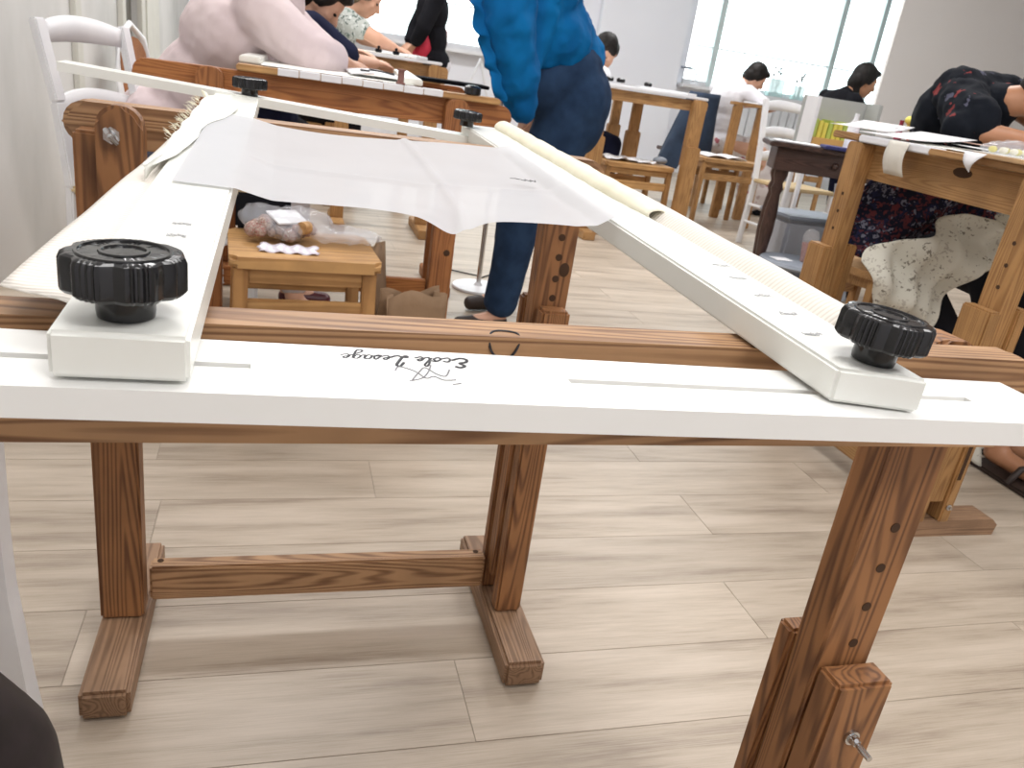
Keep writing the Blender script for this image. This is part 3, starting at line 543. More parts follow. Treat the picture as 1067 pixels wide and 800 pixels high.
def person(label, J, skin, top=None, bottom=None, hair=None, s=1.0, hands=True, vox=.011, foot_m=None, headup=(0, 0, 1), hairlong=0, sleeve=(1, 1), topr=1.0, fold=.012, legs=True, group=None, botr=1.0):
    """J: world joints hip chest neck head look, shL elL haL, shR elR haR, knL anL, knR anR, side (unit vector pointing to the left hip)"""
    J = {k: Vector(v) for k, v in J.items()}; side = J['side'].normalized(); t = thing('person', label, 'person', (J['hip'].x, J['hip'].y, 0), 0, group)
    hips = {'L': J['hip'] + side * .085, 'R': J['hip'] - side * .085}; g = J['hip'] - J['chest']; fwd = side.cross(Vector((0, 0, 1)))
    def torso(bm, k):
        axu = (J['chest'] - J['hip']).normalized(); ff = side.cross(axu).normalized(); A = Matrix((side, ff, axu)).transposed(); L_ = (J['chest'] - J['hip']).length
        sph(bm, J['hip'] + axu * .02, (.165 * k, .125 * k, .13), A); sph(bm, J['hip'].lerp(J['chest'], .5), (.135 * k, .105 * k, L_ * .5), A); sph(bm, J['chest'], (.165 * k, .115 * k, .17), A)
        cap(bm, J['shL'], .058 * k, J['shR'], .058 * k); cap(bm, J['chest'].lerp(J['neck'], .4), .10 * k, J['chest'].lerp(J['neck'], .82), .066 * k)
    b = nb(); torso(b, .90); cap(b, J['neck'], .052, J['head'] - (J['head'] - J['neck']) * .3, .047); A, P = head(b, J['head'], J['look'], headup, s)
    for q in 'LR':
        limb(b, [J['sh' + q], J['el' + q], J['ha' + q]], [.046, .038, .025])
        if hands: hand(b, J['ha' + q], J['ha' + q] - J['el' + q], J.get('hn', Vector((0, 0, 1))), 1 if q == 'L' else -1, .7)
        else: sph(b, J['ha' + q], .032)
        if legs:
            limb(b, [hips[q], J['kn' + q], J['an' + q]], [.080, .052, .034])
            if 'to' + q in J: cap(b, J['an' + q] + V3(0, 0, -.03), .032, J['to' + q], .024)
    remesh(put('body', b, skin, t, world=True, smooth=180), vox, sm=2)
    eyes(t, P, A, s)
    if top is not None:
        b = nb(); torso(b, 1.10 * topr)
        for q, kf in zip('LR', sleeve):
            if kf <= 0: continue
            e = J['sh' + q].lerp(J['el' + q], min(1, kf * 2)); limb(b, [J['sh' + q], e], [.066 * topr, .060 * topr])
            if kf > .5: e2 = J['el' + q].lerp(J['ha' + q], (kf - .5) * 2); limb(b, [e, e2], [.060 * topr, .050 * topr])
        remesh(put('blouse', b, top, t, world=True, smooth=180), vox, fold, .07, 2)
    if bottom is not None and legs:
        b = nb()
        sph(b, J['hip'], (.175 * botr, .155 * botr, .13), Matrix((side, fwd, Vector((0, 0, 1)))).transposed())
        for q in 'LR': limb(b, [hips[q], J['kn' + q], J['kn' + q].lerp(J['an' + q], .88)], [.098 * botr, .072 * botr, .055])
        remesh(put('trousers', b, bottom, t, world=True, smooth=180), vox, .006, .09, 2)
    if hair is not None:
        b = nb(); sph(b, P(0, -.024, .044), (.086 * s, .092 * s, .088 * s), A); sph(b, P(0, -.055, -.005), (.078 * s, .060 * s, .080 * s), A); sph(b, P(0, .045, .085), (.055 * s, .040 * s, .026 * s), A)
        for k in (-1, 1): sph(b, P(k * .064, -.012, .02), (.024 * s, .045 * s, .050 * s), A, 10)
        if hairlong: cap(b, P(0, -.06, -.03), .06 * s, P(0, -.06, -.03) + V3(0, 0, -hairlong), .045 * s)
        remesh(put('hair', b, hair, t, world=True, smooth=180), .009, .008, .03, 2)
    if foot_m is not None and legs:
        for q in 'LR':
            if 'to' + q in J: b = nb(); a = J['an' + q]; a = V3(a.x, a.y, .038); cap(b, a, .036, V3(J['to' + q].x, J['to' + q].y, .032), .030); remesh(put('shoe', b, foot_m, t, world=True, smooth=180), .008)
    return t

# woman standing in the cobalt blouse and jeans, bending over the second frame
P1 = person('standing woman in a cobalt blue ruffled blouse and dark blue jeans, leaning over',
    dict(hip=(.945, 2.86, .875), chest=(.745, 2.82, 1.235), neck=(.60, 2.80, 1.40), head=(.50, 2.78, 1.50), look=(-.75, -.1, -.6), side=(.25, -1, 0), shL=(.66, 2.66, 1.32), shR=(.66, 2.98, 1.33), elL=(.68, 2.62, 1.10), elR=(.62, 2.98, 1.16), haL=(.74, 2.64, .90), haR=(.66, 2.94, 1.10),
         knL=(.815, 2.80, .46), knR=(.87, 3.02, .46), anL=(.815, 2.83, .09), anR=(.90, 3.10, .09), toL=(.66, 2.80, .03), toR=(.76, 3.08, .03)), SKIN, None, None, HAIRB, foot_m=SANDAL, hands=True)
b = nb(); sph(b, (.985, 2.85, .86), (.125, .18, .15)); sph(b, (1.00, 2.86, .80), (.105, .17, .13)); sph(b, (.93, 2.86, .97), (.120, .155, .09)); cap(b, (.94, 2.82, .94), .125, (.845, 2.79, .90), .105); limb(b, [(.96, 2.80, .80), (.835, 2.79, .47), (.815, 2.83, .12)], [.118, .078, .066]); limb(b, [(1.0, 2.95, .80), (.88, 3.02, .47), (.90, 3.10, .12)], [.115, .076, .062])
jn = remesh(put('jeans', b, DENIM, P1, world=True, smooth=180), .010, .010, .10, 2)
b = nb(); sph(b, (.85, 2.84, 1.05), (.165, .175, .14)); sph(b, (.755, 2.82, 1.19), (.185, .190, .16)); sph(b, (.70, 2.81, 1.30), (.16, .195, .15)); cap(b, (.62, 2.8, 1.36), .10, (.60, 2.80, 1.40), .075); cap(b, (.66, 2.66, 1.34), .085, (.66, 2.98, 1.34), .080); cap(b, (.80, 2.82, 1.05), .15, (.955, 2.86, .99), .118); cap(b, (.75, 2.76, 1.1), .13, (.72, 2.68, .97), .075)
cap(b, (.63, 2.66, 1.32), .095, (.65, 2.60, 1.05), .090); cap(b, (.65, 2.60, 1.05), .090, (.705, 2.61, .90), .075); cap(b, (.705, 2.61, .90), .070, (.74, 2.61, .82), .045)
bl1 = remesh(put('blouse', b, BLUE, P1, world=True, smooth=180), .010, .028, .06, 2)
def ruf(u, v):
    z = 1.36 - .52 * v; x = .565 - .012 * math.sin(v * 5) + .22 * max(0, v - .5) ** 1.3; k = math.sin(v * 46) * .014 + math.sin(v * 19) * .008
    return (x - .038 * u + .004 * math.sin(v * 60), 2.575 + k * u - .03 * v, z + .010 * math.sin(v * 38) * u)
b = nb(); grid(b, ruf, 5, 110); solid(put('ruffle', b, BLUE, bl1, world=True, smooth=180), .002)

# woman in pale pink linen
person('seated woman in a pale pink linen blouse, bent over the second frame at left',
    dict(hip=(-.36, 3.05, .58), chest=(-.16, 2.98, .90), neck=(.00, 2.96, 1.07), head=(.065, 2.95, 1.17), look=(.7, .05, -.7), side=(.1, 1, 0), shR=(-.075, 2.79, .99), shL=(-.03, 3.16, .99), elR=(.09, 2.72, .885), elL=(.13, 3.20, .88), haR=(.19, 2.82, .878), haL=(.18, 3.10, .878),
         knL=(.02, 3.12, .50), knR=(.03, 2.95, .50), anL=(.04, 3.0, .09), anR=(.06, 2.84, .09), toL=(.17, 3.0, .03), toR=(.19, 2.82, .03), hn=(0, -.3, 1)), SKIN, PINK, mat('pale_linen_trousers', (.60, .55, .55), .85), HAIRB, foot_m=SHOE, topr=1.28, fold=.014, sleeve=(.72, .72), vox=.009, headup=(.3, 0, 1))
st0 = None
def stool(label, loc, rz, w_=.33, d_=.30, h=.45, m=(PX, PZ), group=None):
    t = thing('stool', label, 'stool', loc, rz, group); x, y = w_ / 2, d_ / 2
    b = nb(); softprism(b, rounded(-x, x, -y, y, .02), h - .028, h, 'xy', .010); put('seat', b, m[0], t, smooth=40)
    for sx in (-1, 1):
        for sy in (-1, 1): b = nb(); beam(b, (sx * (x - .028), sy * (y - .028), h - .029), (sx * (x - .020), sy * (y - .020), 0), .034, .034, .003, (0, 1, 0)); put('leg', b, m[1], t)
    for sy in (-1, 1):
        b = nb(); box(b, (-x + .045, sy * (y - .028) - .009, h - .068), (x - .045, sy * (y - .028) + .009, h - .029), .002); put('apron', b, m[0], t)
        b = nb(); box(b, (-x + .042, sy * (y - .024) - .008, h - .158), (x - .042, sy * (y - .024) + .008, h - .108), .002); put('rung', b, m[0], t)
    for sx in (-1, 1): b = nb(); box(b, (sx * (x - .028) - .009, -y + .045, h - .068), (sx * (x - .028) + .009, y - .045, h - .029), .002); put('apron', b, m[1], t)
    return t
stool('square pine stool under the frame with a clear bag of haberdashery on its seat', (.06, 2.10, 0), .07, .36, .31)
stool('pine stool hidden under the woman in pale pink', (-.38, 3.06, 0), .2, .34, .32, .46)
# clear bag, its contents, packets
def blob(name, pts_f, nu, nv, m, parent=None, **k): b = nb(); grid(b, pts_f, nu, nv); return put(name, b, m, parent, world=True, smooth=180, **k)
PB = thing('plastic_bag', 'clear crinkled plastic bag full of haberdashery lying on the pine stool', 'bag', (.06, 2.02, .452))
b = nb()
for i in range(9):
    a = i * .7; sph(b, (.03 + .022 * (i % 5) - .06, 2.02 + .03 * math.sin(a), .495 + .012 * math.cos(a * 2)), (.045, .04, .024))
sph(b, (.15, 2.02, .480), (.105, .055, .020)); sph(b, (-.05, 2.06, .50), (.06, .06, .034)); sph(b, (.04, 2.04, .505), (.09, .06, .032)); remesh(put('bag_film', b, BAGM, PB, world=True, smooth=180), .008, .022, .022, 1)
b = nb(); box(b, (-.028, 2.005, .512), (.055, 2.075, .517), .001, Matrix.Translation((.01, 2.0, .5)) @ Matrix.Rotation(.5, 4, 'Z') @ Matrix.Rotation(.25, 4, 'X') @ Matrix.Translation((-.01, -2.03, -.5))); put('card', b, PAPER, PB, world=True)
b = nb(); cyl(b, (.045, 1.965, .500), (.060, 1.985, .500), .016, seg=18); put('thread_spool', b, PX, PB, world=True)
b = nb()
rb = random.Random(5)
for i in range(26): sph(b, (-.055 + rb.uniform(-.02, .13), 2.0 + rb.uniform(-.03, .05), .478 + rb.uniform(0, .02)), rb.uniform(.010, .021), seg=8)
put('haberdashery', b, FILL, PB, world=True, kind='stuff')
PB.location.y += .10; PB.location.x += .01
b = nb(); grid(b, lambda u, v: (-.045 + .14 * u + .006 * math.sin(v * 9), 1.995 + .035 * v, .4525 + .012 * v + .003 * math.sin(u * 22)), 20, 4); tag(solid(put('tissue_packet', b, mat('lilac_white_plastic', (.72, .68, .76), .3), smooth=180), .001, 1), 'crumpled white plastic packet at the front of the pine stool seat', 'packet')
b = nb(); box(b, (-.11, 2.225, .452), (.03, 2.245, .545), .006); tag(put('pencil_case', b, BLK), 'black case behind the clear bag on the pine stool', 'case')
# paper bags on the floor
def paperbag(label, loc, rz, w_=.20, h=.30, d_=.10, lean=.0):
    t = thing('paper_bag', label, 'bag', loc, rz)
    def side(s_):
        b = nb(); grid(b, lambda u, v: (-w_ / 2 + w_ * u + .006 * math.sin(9 * v + s_), s_ * d_ / 2 * (1 - .75 * v) + lean * v, h * v + .012 * math.sin(u * 7 + s_) * v), 8, 8); solid(put('panel', b, KRAFT, t, smooth=180), .0012)
    side(-1); side(1)
    for sx in (-1, 1): b = nb(); grid(b, lambda u, v: (sx * (w_ / 2 - .03 * math.sin(PI * u)), (u - .5) * d_ * (1 - .75 * v) + lean * v, h * v), 6, 6); solid(put('gusset', b, KRAFT, t, smooth=180), .0012)
    b = nb(); box(b, (-w_ / 2, -d_ / 2, 0), (w_ / 2, d_ / 2, .002)); put('base', b, KRAFT, t)
    return t
paperbag('open brown paper bag standing on the floor beside the pine stool', (.375, 2.20, 0), .35, .19, .315, .14)
paperbag('folded brown paper bag leaning beside the right side of the pine stool', (.29, 2.30, 0), 1.2, .12, .42, .07, .02)
# floor lamp base
FL = thing('floor_lamp', 'white floor lamp with round base and slim pole behind the jeans', 'lamp', (.868, 3.42, 0))
b = nb(); lathe(b, [(.115, 0), (.118, .004), (.115, .012), (.02, .016), (.012, .03)], seg=40); put('base', b, CHALK, FL, smooth=40)
b = nb(); cyl(b, (0, 0, .02), (0, 0, 1.32), .011, seg=16); put('pole', b, STEEL, FL, smooth=60)
b = nb(); lathe(b, [(.09, 0), (.13, -.14), (.128, -.14), (.088, 0)], (0, 0, 1.48)); put('shade', b, CHALK, FL, smooth=40)
b = nb(); cyl(b, (.0, .11, .005), (.12, .25, .004), .003); tube(b, [(0, .10, .006), (.06, .2, .004), (-.1, .3, .004)], .003, 6); put('cable', b, BLK, FL)

# ---------------------------------------------------------------- second frame on orange pine trestles
t2 = thing('embroidery_trestle', 'orange pine trestle with round-ended rail behind the near frame, black knobs in front', 'trestle', (.13, 2.42, 0))
def tp(n, b, m, **k): return put(n, b, m, t2, world=True, **k)
b = nb(); softprism(b, rounded(-.375, .645, .765, .835, .032), 2.395, 2.44, 'xz', .006); tp('rail', b, RX, smooth=40)
for lx in (-.185, .475):
    b = nb(); softprism(b, rounded(lx - .034, lx + .034, .05, .838, .026, 'cd'), 2.349, 2.3945, 'xz', .004); pst = tp('post', b, RZ, smooth=40)
    b = nb(); box(b, (lx - .036, 2.4405, .05), (lx + .030, 2.466, .50), .004); tp('cheek_board', b, RZ)
    b = nb(); box(b, (lx - .036, 2.20, 0), (lx + .036, 2.62, .05), .005); tp('foot', b, RY)
    b = nb(); sph(b, (lx + .012, 2.349, .40), (.010, .002, .010)); put('knot', b, HOLE, pst, world=True)
b = nb(); box(b, (-.148, 2.375, .255), (.438, 2.40, .305), .003); tp('stretcher', b, RX)
b = nb(); cyl(b, (-.33, 2.39, .79), (-.33, 2.37, .79), .006); tp('bolt', b, STEEL)
t3 = thing('embroidery_trestle', 'orange pine trestle carrying the far end of the second frame', 'trestle', (.13, 3.45, 0))
b = nb(); softprism(b, rounded(-.33, .72, .765, .835, .03), 3.44, 3.48, 'xz', .006); put('rail', b, RX, t3, world=True, smooth=40)
for lx in (-.20, .665):
    b = nb(); box(b, (lx - .033, 3.395, .05), (lx + .033, 3.4395, .82), .006); put('post', b, RZ, t3, world=True)
    b = nb(); box(b, (lx - .036, 3.22, 0), (lx + .036, 3.62, .05), .005); put('foot', b, RY, t3, world=True)
F2 = thing('embroidery_loom', 'second embroidery frame edged in white tape, with a drawn design, under the pink-sleeved arms', 'embroidery frame', (.2, 2.4, .84))
def f2(n, b, m, **k): return put(n, b, m, F2, world=True, **k)
b = nb(); box(b, (-.12, 2.37, .8365), (.60, 2.445, .853), .003); f2('batten', b, PX)
b = nb(); box(b, (.05, 3.36, .8365), (.60, 3.42, .853), .003); f2('batten', b, PX)
for i in range(8):
    b = nb(); box(b, (-.015 + .056 * i, 2.366, .8375 + .001 * (i % 2)), (.039 + .056 * i, 2.41, .8545 + .001 * (i % 2)), .001); f2('tape_strip', b, PAPER)
b = nb(); beam(b, (.36, 2.47, .8635), (.43, 3.30, .8635), .055, .018); f2('slat', b, WHITE2)
b = nb(); beam(b, (-.09, 2.46, .8635), (-.06, 3.30, .8635), .055, .018); f2('slat', b, WHITE2)
b = nb(); grid(b, lambda u, v: (-.06 + .42 * u, 2.42 + .93 * v, .8562), 4, 4); f2('stretched_cloth', b, CREAMW)
b = nb(); lathe(b, [(.018, 0), (.024, .003), (.024, .02), (.015, .026)], (.520, 2.395, .8535), seg=14); f2('star_knob', b, BLACK, smooth=40)
b = nb(); grid(b, lambda u, v: (.185 + .16 * u, 2.50 + .26 * v, .861 + .010 * math.sin(u * 3) + .004 * v), 8, 4); pp = solid(put('drawn_sheet', b, PAPER, smooth=180), .001, 1); tag(pp, 'white sheet with an inked sketch lying by the pink woman\'s hand', 'paper')
b = nb(); tube(b, [(.22, 2.60, .873), (.24, 2.57, .873), (.25, 2.64, .876), (.30, 2.62, .874), (.315, 2.56, .874), (.32, 2.62, .874)], .003, 5); put('sketch', b, INK, pp, world=True)
b = nb(); lathe(b, [(.013, 0), (.013, .004), (.009, .005), (.009, .034), (.013, .035), (.013, .039)], (.315, 2.405, .8565), seg=16); tag(put('thread_spool', b, mat('brown_thread', (.25, .12, .10), .8), smooth=40), 'small brown thread spool standing on the white tape edge', 'spool')
b = nb(); box(b, (.45, 2.95, .855), (.70, 3.10, .867), .002); tag(put('black_tray', b, BLK), 'flat black tray on the second frame beside the blue blouse', 'tray')

# ---------------------------------------------------------------- left wall: white chairs
def ladder_chair(label, loc, rz, m=CHW, seat=True, group=None, h=.90, sc=1.0, bars=(.58, .72, .86)):
    t = thing('wooden_chair', label, 'chair', loc, rz, group)
    for sx in (-1, 1):
        b = nb(); pts = [(sx * .185, .20, 0), (sx * .185, .185, .25), (sx * .185, .18, .45), (sx * .19, .205, .68), (sx * .195, .25, h)]
        for p, q in zip(pts, pts[1:]): beam(b, p, q, .042, .024, .004, (0, 1, 0))
        put('rear_leg', b, m, t)
        b = nb(); beam(b, (sx * .19, -.18, .43), (sx * .20, -.19, 0), .036, .036, .004, (0, 1, 0)); put('front_leg', b, m, t)
    for z in bars:
        b = nb(); yy = .19 + (z - .45) * .14
        def f(u, v): a = (u - .5) * 2; return (.178 * a, yy + .018 * (1 - a * a) * 1.2, z - .026 + .052 * v + .024 * (1 - a * a) * (v * .8 + .2))
        grid(b, f, 14, 2); solid(put('back_slat', b, m, t, smooth=180), .014)
    b = nb(); box(b, (-.205, -.20, .432), (.205, .185, .455), .008); put('seat', b, mat('rush_seat', (.62, .48, .28), .8) if seat else m, t)
    for z in (.16, .28):
        for sx in (-1, 1): b = nb(); cyl(b, (sx * .19, -.18, z), (sx * .186, .19, z), .010); put('rung', b, m, t, smooth=40)
        b = nb(); cyl(b, (-.19, -.183, z + .03), (.19, -.183, z + .03), .010); put('rung', b, m, t, smooth=40)
    return t
ladder_chair('white ladder-back wooden chair at far left against the limewashed wall', (-.335, 2.70, 0), math.radians(67), bars=(.66, .855), h=.89)
CB = thing('balloon_chair', 'chair with rounded white bow back and brown inside, behind the left wall trim', 'chair', (-.73, 4.95, 0), 1.25)
b = nb(); tube(b, [(-.17, 0, .40), (-.18, .03, .62), (-.13, .05, .80), (0, .055, .87), (.13, .05, .80), (.18, .03, .62), (.17, 0, .40)], .017, 10); put('bow', b, CHW, CB, smooth=60)
b = nb(); softprism(b, [(.15 * math.cos(a), .62 + .19 * math.sin(a)) for a in [i * PI / 10 for i in range(20)]], .03, .045, 'xz', .003); put('back_panel', b, RZ, CB)
b = nb(); box(b, (-.19, -.36, .41), (.19, .02, .44), .008); put('seat', b, RY, CB)
for sx in (-1, 1):
    for y in (-.33, .0): b = nb(); cyl(b, (sx * .16, y, .41), (sx * .18, y, 0), .016, .012); put('leg', b, CHW, CB, smooth=40)
BB = thing('storage_box', 'slate blue box with pale panel on the white ladder-back chair', 'box', (-.40, 2.66, .456)); b = nb(); box(b, (-.10, -.09, 0), (.12, .09, .165), .01); put('body', b, mat('slate_blue_box', (.09, .11, .17), .6), BB)
b = nb(); box(b, (-.06, -.095, .02), (.0, -.0905, .13), .001); put('panel', b, PAPER, BB)

# ---------------------------------------------------------------- bottom left corner: neighbour's chair leg and stockinged leg
NC = thing('wooden_chair', 'white-painted chair at the left edge in the foreground, only its curved leg in view', 'chair', (-.49, 1.05, 0))
def nc(n, b, m=CHW, **k): return put(n, b, m, NC, world=True, **k)
for sg in (0, 1):
    b = nb(); pts = [(-.385, .80), (-.372, .71), (-.360, .62), (-.350, .53), (-.345, .45), (-.3465, .37), (-.348, .30), (-.347, .22), (-.342, .15), (-.337, .07), (-.330, .0)]
    fx = (lambda x: x) if not sg else (lambda x: -1.02 - x)
    prism(b, [(fx(x) + .025, z) for x, z in pts] + [(fx(x) - .025, z) for x, z in reversed(pts)], .98, 1.02, 'xz')
    nc('rear_leg', b)
b = nb(); box(b, (-.665, .66, .42), (-.365, .974, .45), .01); nc('seat', b)
for x in (-.64, -.39): b = nb(); box(b, (x - .018, .665, 0), (x + .018, .70, .4195), .003); nc('front_leg', b)
b = nb(); box(b, (-.62, .99, .70), (-.40, 1.01, .77), .004); nc('back_slat', b)
NP = thing('person', 'leg of a neighbour in black tights at the bottom left corner', 'person', (-.30, .52, 0))
b = nb(); limb(b, [(-.50, .36, .56), (-.36, .42, .55), (-.245, .49, .495), (-.208, .52, .41), (-.205, .55, .28), (-.205, .58, .10)], [.085, .075, .064, .060, .056, .036]); cap(b, (-.205, .60, .04), .035, (-.20, .70, .03), .026)
remesh(put('leg', b, TIGHTS, NP, world=True, smooth=180), .009)

# ---------------------------------------------------------------- people and table behind the second frame
person('person in a navy top bowed close behind the woman in pale pink linen',
    dict(hip=(-.10, 3.85, .56), chest=(.03, 3.62, .87), neck=(.09, 3.60, 1.00), head=(.135, 3.58, 1.075), look=(.75, -.15, -.75), side=(-.7, .7, 0), shR=(.09, 3.44, .97), shL=(-.05, 3.78, .97), elR=(.26, 3.46, .87), elL=(.05, 3.9, .87), haR=(.36, 3.62, .875), haL=(.25, 3.82, .90),
         knL=(.06, 4.10, .50), knR=(.12, 3.92, .50), anL=(-.04, 4.05, .09), anR=(-.02, 3.86, .09), toL=(.08, 4.05, .03), toR=(.10, 3.86, .03)), SKIN, NAVY, BLK, HAIRB, foot_m=BLK, sleeve=(.4, .4), topr=1.0)
tA = thing('embroidery_trestle', 'pine trestle with pale papers on its frame, in front of the left window', 'trestle', (.62, 4.55, 0))
def ta(n, b, m, **k): return put(n, b, m, tA, world=True, **k)
b = nb(); softprism(b, rounded(.22, .84, .80, .885, .02), 4.53, 4.57, 'xz', .005); ta('rail', b, HX, smooth=40)
for lx in (.30, .765): b = nb(); softprism(b, rounded(lx - .035, lx + .035, .05, .89, .02, 'cd'), 4.485, 4.5295, 'xz', .004); ta('post', b, HZ, smooth=40); b = nb(); box(b, (lx - .036, 4.32, 0), (lx + .036, 4.72, .05), .005); ta('foot', b, HY)
b = nb(); box(b, (.335, 4.50, .25), (.73, 4.525, .31), .003); ta('stretcher', b, HX)
FA = thing('embroidery_loom', 'distant white embroidery frame before the left window, lying on a pine trestle', 'embroidery frame', (.5, 4.9, .886))
b = nb(); box(b, (.20, 4.50, .8915), (.80, 4.56, .907), .003); put('slat', b, CHALK, FA, world=True)
for x in (.24, .66): b = nb(); box(b, (x, 4.50, .9075), (x + .06, 5.25, .923), .003); put('beam', b, CHALK, FA, world=True)
b = nb(); box(b, (.20, 5.16, .8915), (.80, 5.22, .907), .003); put('slat', b, CHALK, FA, world=True)
b = nb(); grid(b, lambda u, v: (.29 + .38 * u, 4.57 + .6 * v, .910), 3, 3); put('stretched_cloth', b, CREAMW, FA, world=True)
tB2 = thing('embroidery_trestle', 'back pine trestle under the far end of the distant white frame', 'trestle', (.5, 5.20, 0))
b = nb(); box(b, (.22, 5.17, .81), (.80, 5.21, .8905), .005); put('rail', b, HX, tB2, world=True)
for lx in (.28, .72): b = nb(); box(b, (lx - .03, 5.211, .05), (lx + .03, 5.25, .88), .004); put('post', b, HZ, tB2, world=True); b = nb(); box(b, (lx - .03, 5.05, 0), (lx + .03, 5.4, .05), .004); put('foot', b, HY, tB2, world=True)
for i, (x, y, l) in enumerate(((.46, 4.62, 'small black clamp left of two on the distant white frame'), (.56, 4.68, 'small black clamp right of two on the distant white frame'))):
    b = nb(); box(b, (x, y, .9115), (x + .035, y + .03, .93), .004); box(b, (x + .01, y + .005, .93), (x + .025, y + .02, .945), .003); tag(put('clamp', b, BLK), l, 'clamp')
b = nb(); box(b, (.50, 4.80, .9115), (.66, 4.95, .922), .002); tag(put('paper_stack', b, PAPER), 'little stack of papers on the distant white frame', 'paper')
person('seated person with short ash-blond hair and floral top, before the left window',
    dict(hip=(.10, 5.35, .56), chest=(.26, 5.20, .95), neck=(.34, 5.17, 1.10), head=(.44, 5.14, 1.185), look=(.85, -.2, -.5), side=(-.3, .95, 0), shR=(.33, 5.0, 1.05), shL=(.24, 5.34, 1.06), elR=(.50, 4.93, .975), elL=(.45, 5.3, .97), haR=(.60, 4.98, .945), haL=(.62, 5.15, .945),
         knL=(.4, 5.45, .50), knR=(.40, 5.28, .50), anL=(.42, 5.45, .09), anR=(.42, 5.28, .09), toL=(.54, 5.45, .03), toR=(.54, 5.28, .03)), SKIN, FLOR, BLK, HAIRG, foot_m=BLK, sleeve=(.22, .22))
stool('pine stool under the ash-blond person', (.08, 5.40, 0), 0, .34, .32, .46)
stool('pine stool under the person in the navy top', (-.12, 3.88, 0), 0, .34, .30, .46)
# standing person, black jacket over red
PS = person('standing person in black jacket over red top and pale trousers, before the left window',
    dict(hip=(1.16, 7.0, .86), chest=(1.12, 7.0, 1.25), neck=(1.10, 7.0, 1.45), head=(1.08, 7.0, 1.57), look=(-1, -.2, -.2), side=(0, -1, 0), shL=(1.12, 6.82, 1.36), shR=(1.12, 7.18, 1.36), elL=(1.03, 6.78, 1.12), elR=(1.03, 7.22, 1.12), haL=(.98, 6.84, 1.0), haR=(.98, 7.15, 1.0),
         knL=(1.17, 6.92, .46), knR=(1.17, 7.08, .46), anL=(1.19, 6.92, .09), anR=(1.19, 7.08, .09), toL=(1.05, 6.92, .03), toR=(1.05, 7.08, .03)), SKIN, BLK, mat('pale_trousers', (.66, .63, .66), .8), HAIRB, foot_m=BLK, sleeve=(.9, .9), topr=1.05)
b = nb(); sph(b, (1.06, 6.97, .98), (.09, .14, .15)); sph(b, (1.17, 7.0, .83), (.13, .14, .09)); remesh(put('red_top', b, REDC, PS, world=True, smooth=180), .012)
# easel-like folding stand under the left window and small things on the sill
b = nb(); beam(b, (1.98, 8.9, .96), (1.60, 8.8, 0), .03, .02); beam(b, (1.98, 8.92, .96), (2.3, 8.95, 0), .03, .02); tag(put('folding_stand', b, CHALK), 'white folding trestle legs standing under the left window sill', 'stand')
for i, (x, l) in enumerate(((1.30, 'black-capped bottle on the left window sill, left one'), (2.12, 'black-capped bottle on the left window sill, right one'))):
    t = thing('bottle', l, 'bottle', (x, 9.22, SILL)); b = nb(); lathe(b, [(.035, 0), (.037, .02), (.037, .14), (.015, .18), (.015, .21)], seg=16); put('glass', b, mat('bottle_glass', (.70, .78, .80), .1, alpha=.6), t, smooth=40); b = nb(); cyl(b, (0, 0, .205), (0, 0, .24), .02); put('cap', b, BLK, t)
t = thing('perfume_bottle', 'pale pink bottle on the left window sill near the black jacket', 'bottle', (1.62, 9.22, SILL)); b = nb(); lathe(b, [(.045, 0), (.05, .02), (.045, .15), (.014, .17), (.014, .2)], seg=16); put('glass', b, mat('pink_glass', (.85, .62, .62), .2), t, smooth=40)

# ---------------------------------------------------------------- mid room: table right of the jeans
M1 = thing('embroidery_trestle', 'tall pine trestle right of the jeans, its near corner post prominent', 'trestle', (2.18, 4.9, 0))
def m1(n, b, m, **k): return put(n, b, m, M1, world=True, **k)
b = nb(); softprism(b, rounded(1.70, 2.60, .835, .900, .012), 4.925, 4.965, 'xz', .005); m1('rail', b, HX, smooth=40)
for lx in (1.865, 2.525):
    b = nb(); softprism(b, rounded(lx - .045, lx + .045, .50, .905, .02, 'cd'), 4.875, 4.9245, 'xz', .004); m1('post', b, HZ, smooth=40)
    b = nb(); box(b, (lx - .05, 4.84, .05), (lx + .05, 4.90, .62), .006); m1('cheek_board', b, HZ)
    b = nb(); box(b, (lx - .04, 4.70, 0), (lx + .04, 5.14, .05), .005); m1('foot', b, HY)
M2 = thing('embroidery_trestle', 'back pine trestle with two slim pegged posts, right of the jeans', 'trestle', (2.4, 5.75, 0))
for x, y in ((2.35, 5.45), (2.44, 6.05)):
    b = nb(); box(b, (x - .035, y - .022, .45), (x + .035, y + .022, .884), .005); put('post', b, HZ, M2, world=True); b = nb(); box(b, (x - .05, y - .03, .05), (x + .05, y + .03, .64), .006); put('cheek_board', b, HZ, M2, world=True)
    b = nb(); box(b, (x - .22, y - .04, 0), (x + .22, y + .04, .05), .005); put('foot', b, HX, M2, world=True)
b = nb(); beam(b, (2.30, 5.25, .86), (2.49, 6.30, .86), .05, .06); put('rail', b, HY, M2, world=True)
F3 = thing('embroidery_loom', 'white topped embroidery frame on the trestle right of the jeans', 'embroidery frame', (2.2, 5.3, .90))
b = nb(); box(b, (1.72, 4.90, .9055), (2.585, 4.99, .922), .004); put('slat', b, CHALK, F3, world=True)
b = nb(); box(b, (1.72, 5.75, .9055), (2.585, 5.82, .922), .004); put('slat', b, CHALK, F3, world=True)
for x in (1.80, 2.44): b = nb(); box(b, (x, 4.91, .9225), (x + .06, 5.85, .938), .003); put('beam', b, CHALK, F3, world=True)
b = nb(); grid(b, lambda u, v: (1.86 + .58 * u, 5.0 + .75 * v, .924), 3, 3); put('stretched_cloth', b, PAPER, F3, world=True)
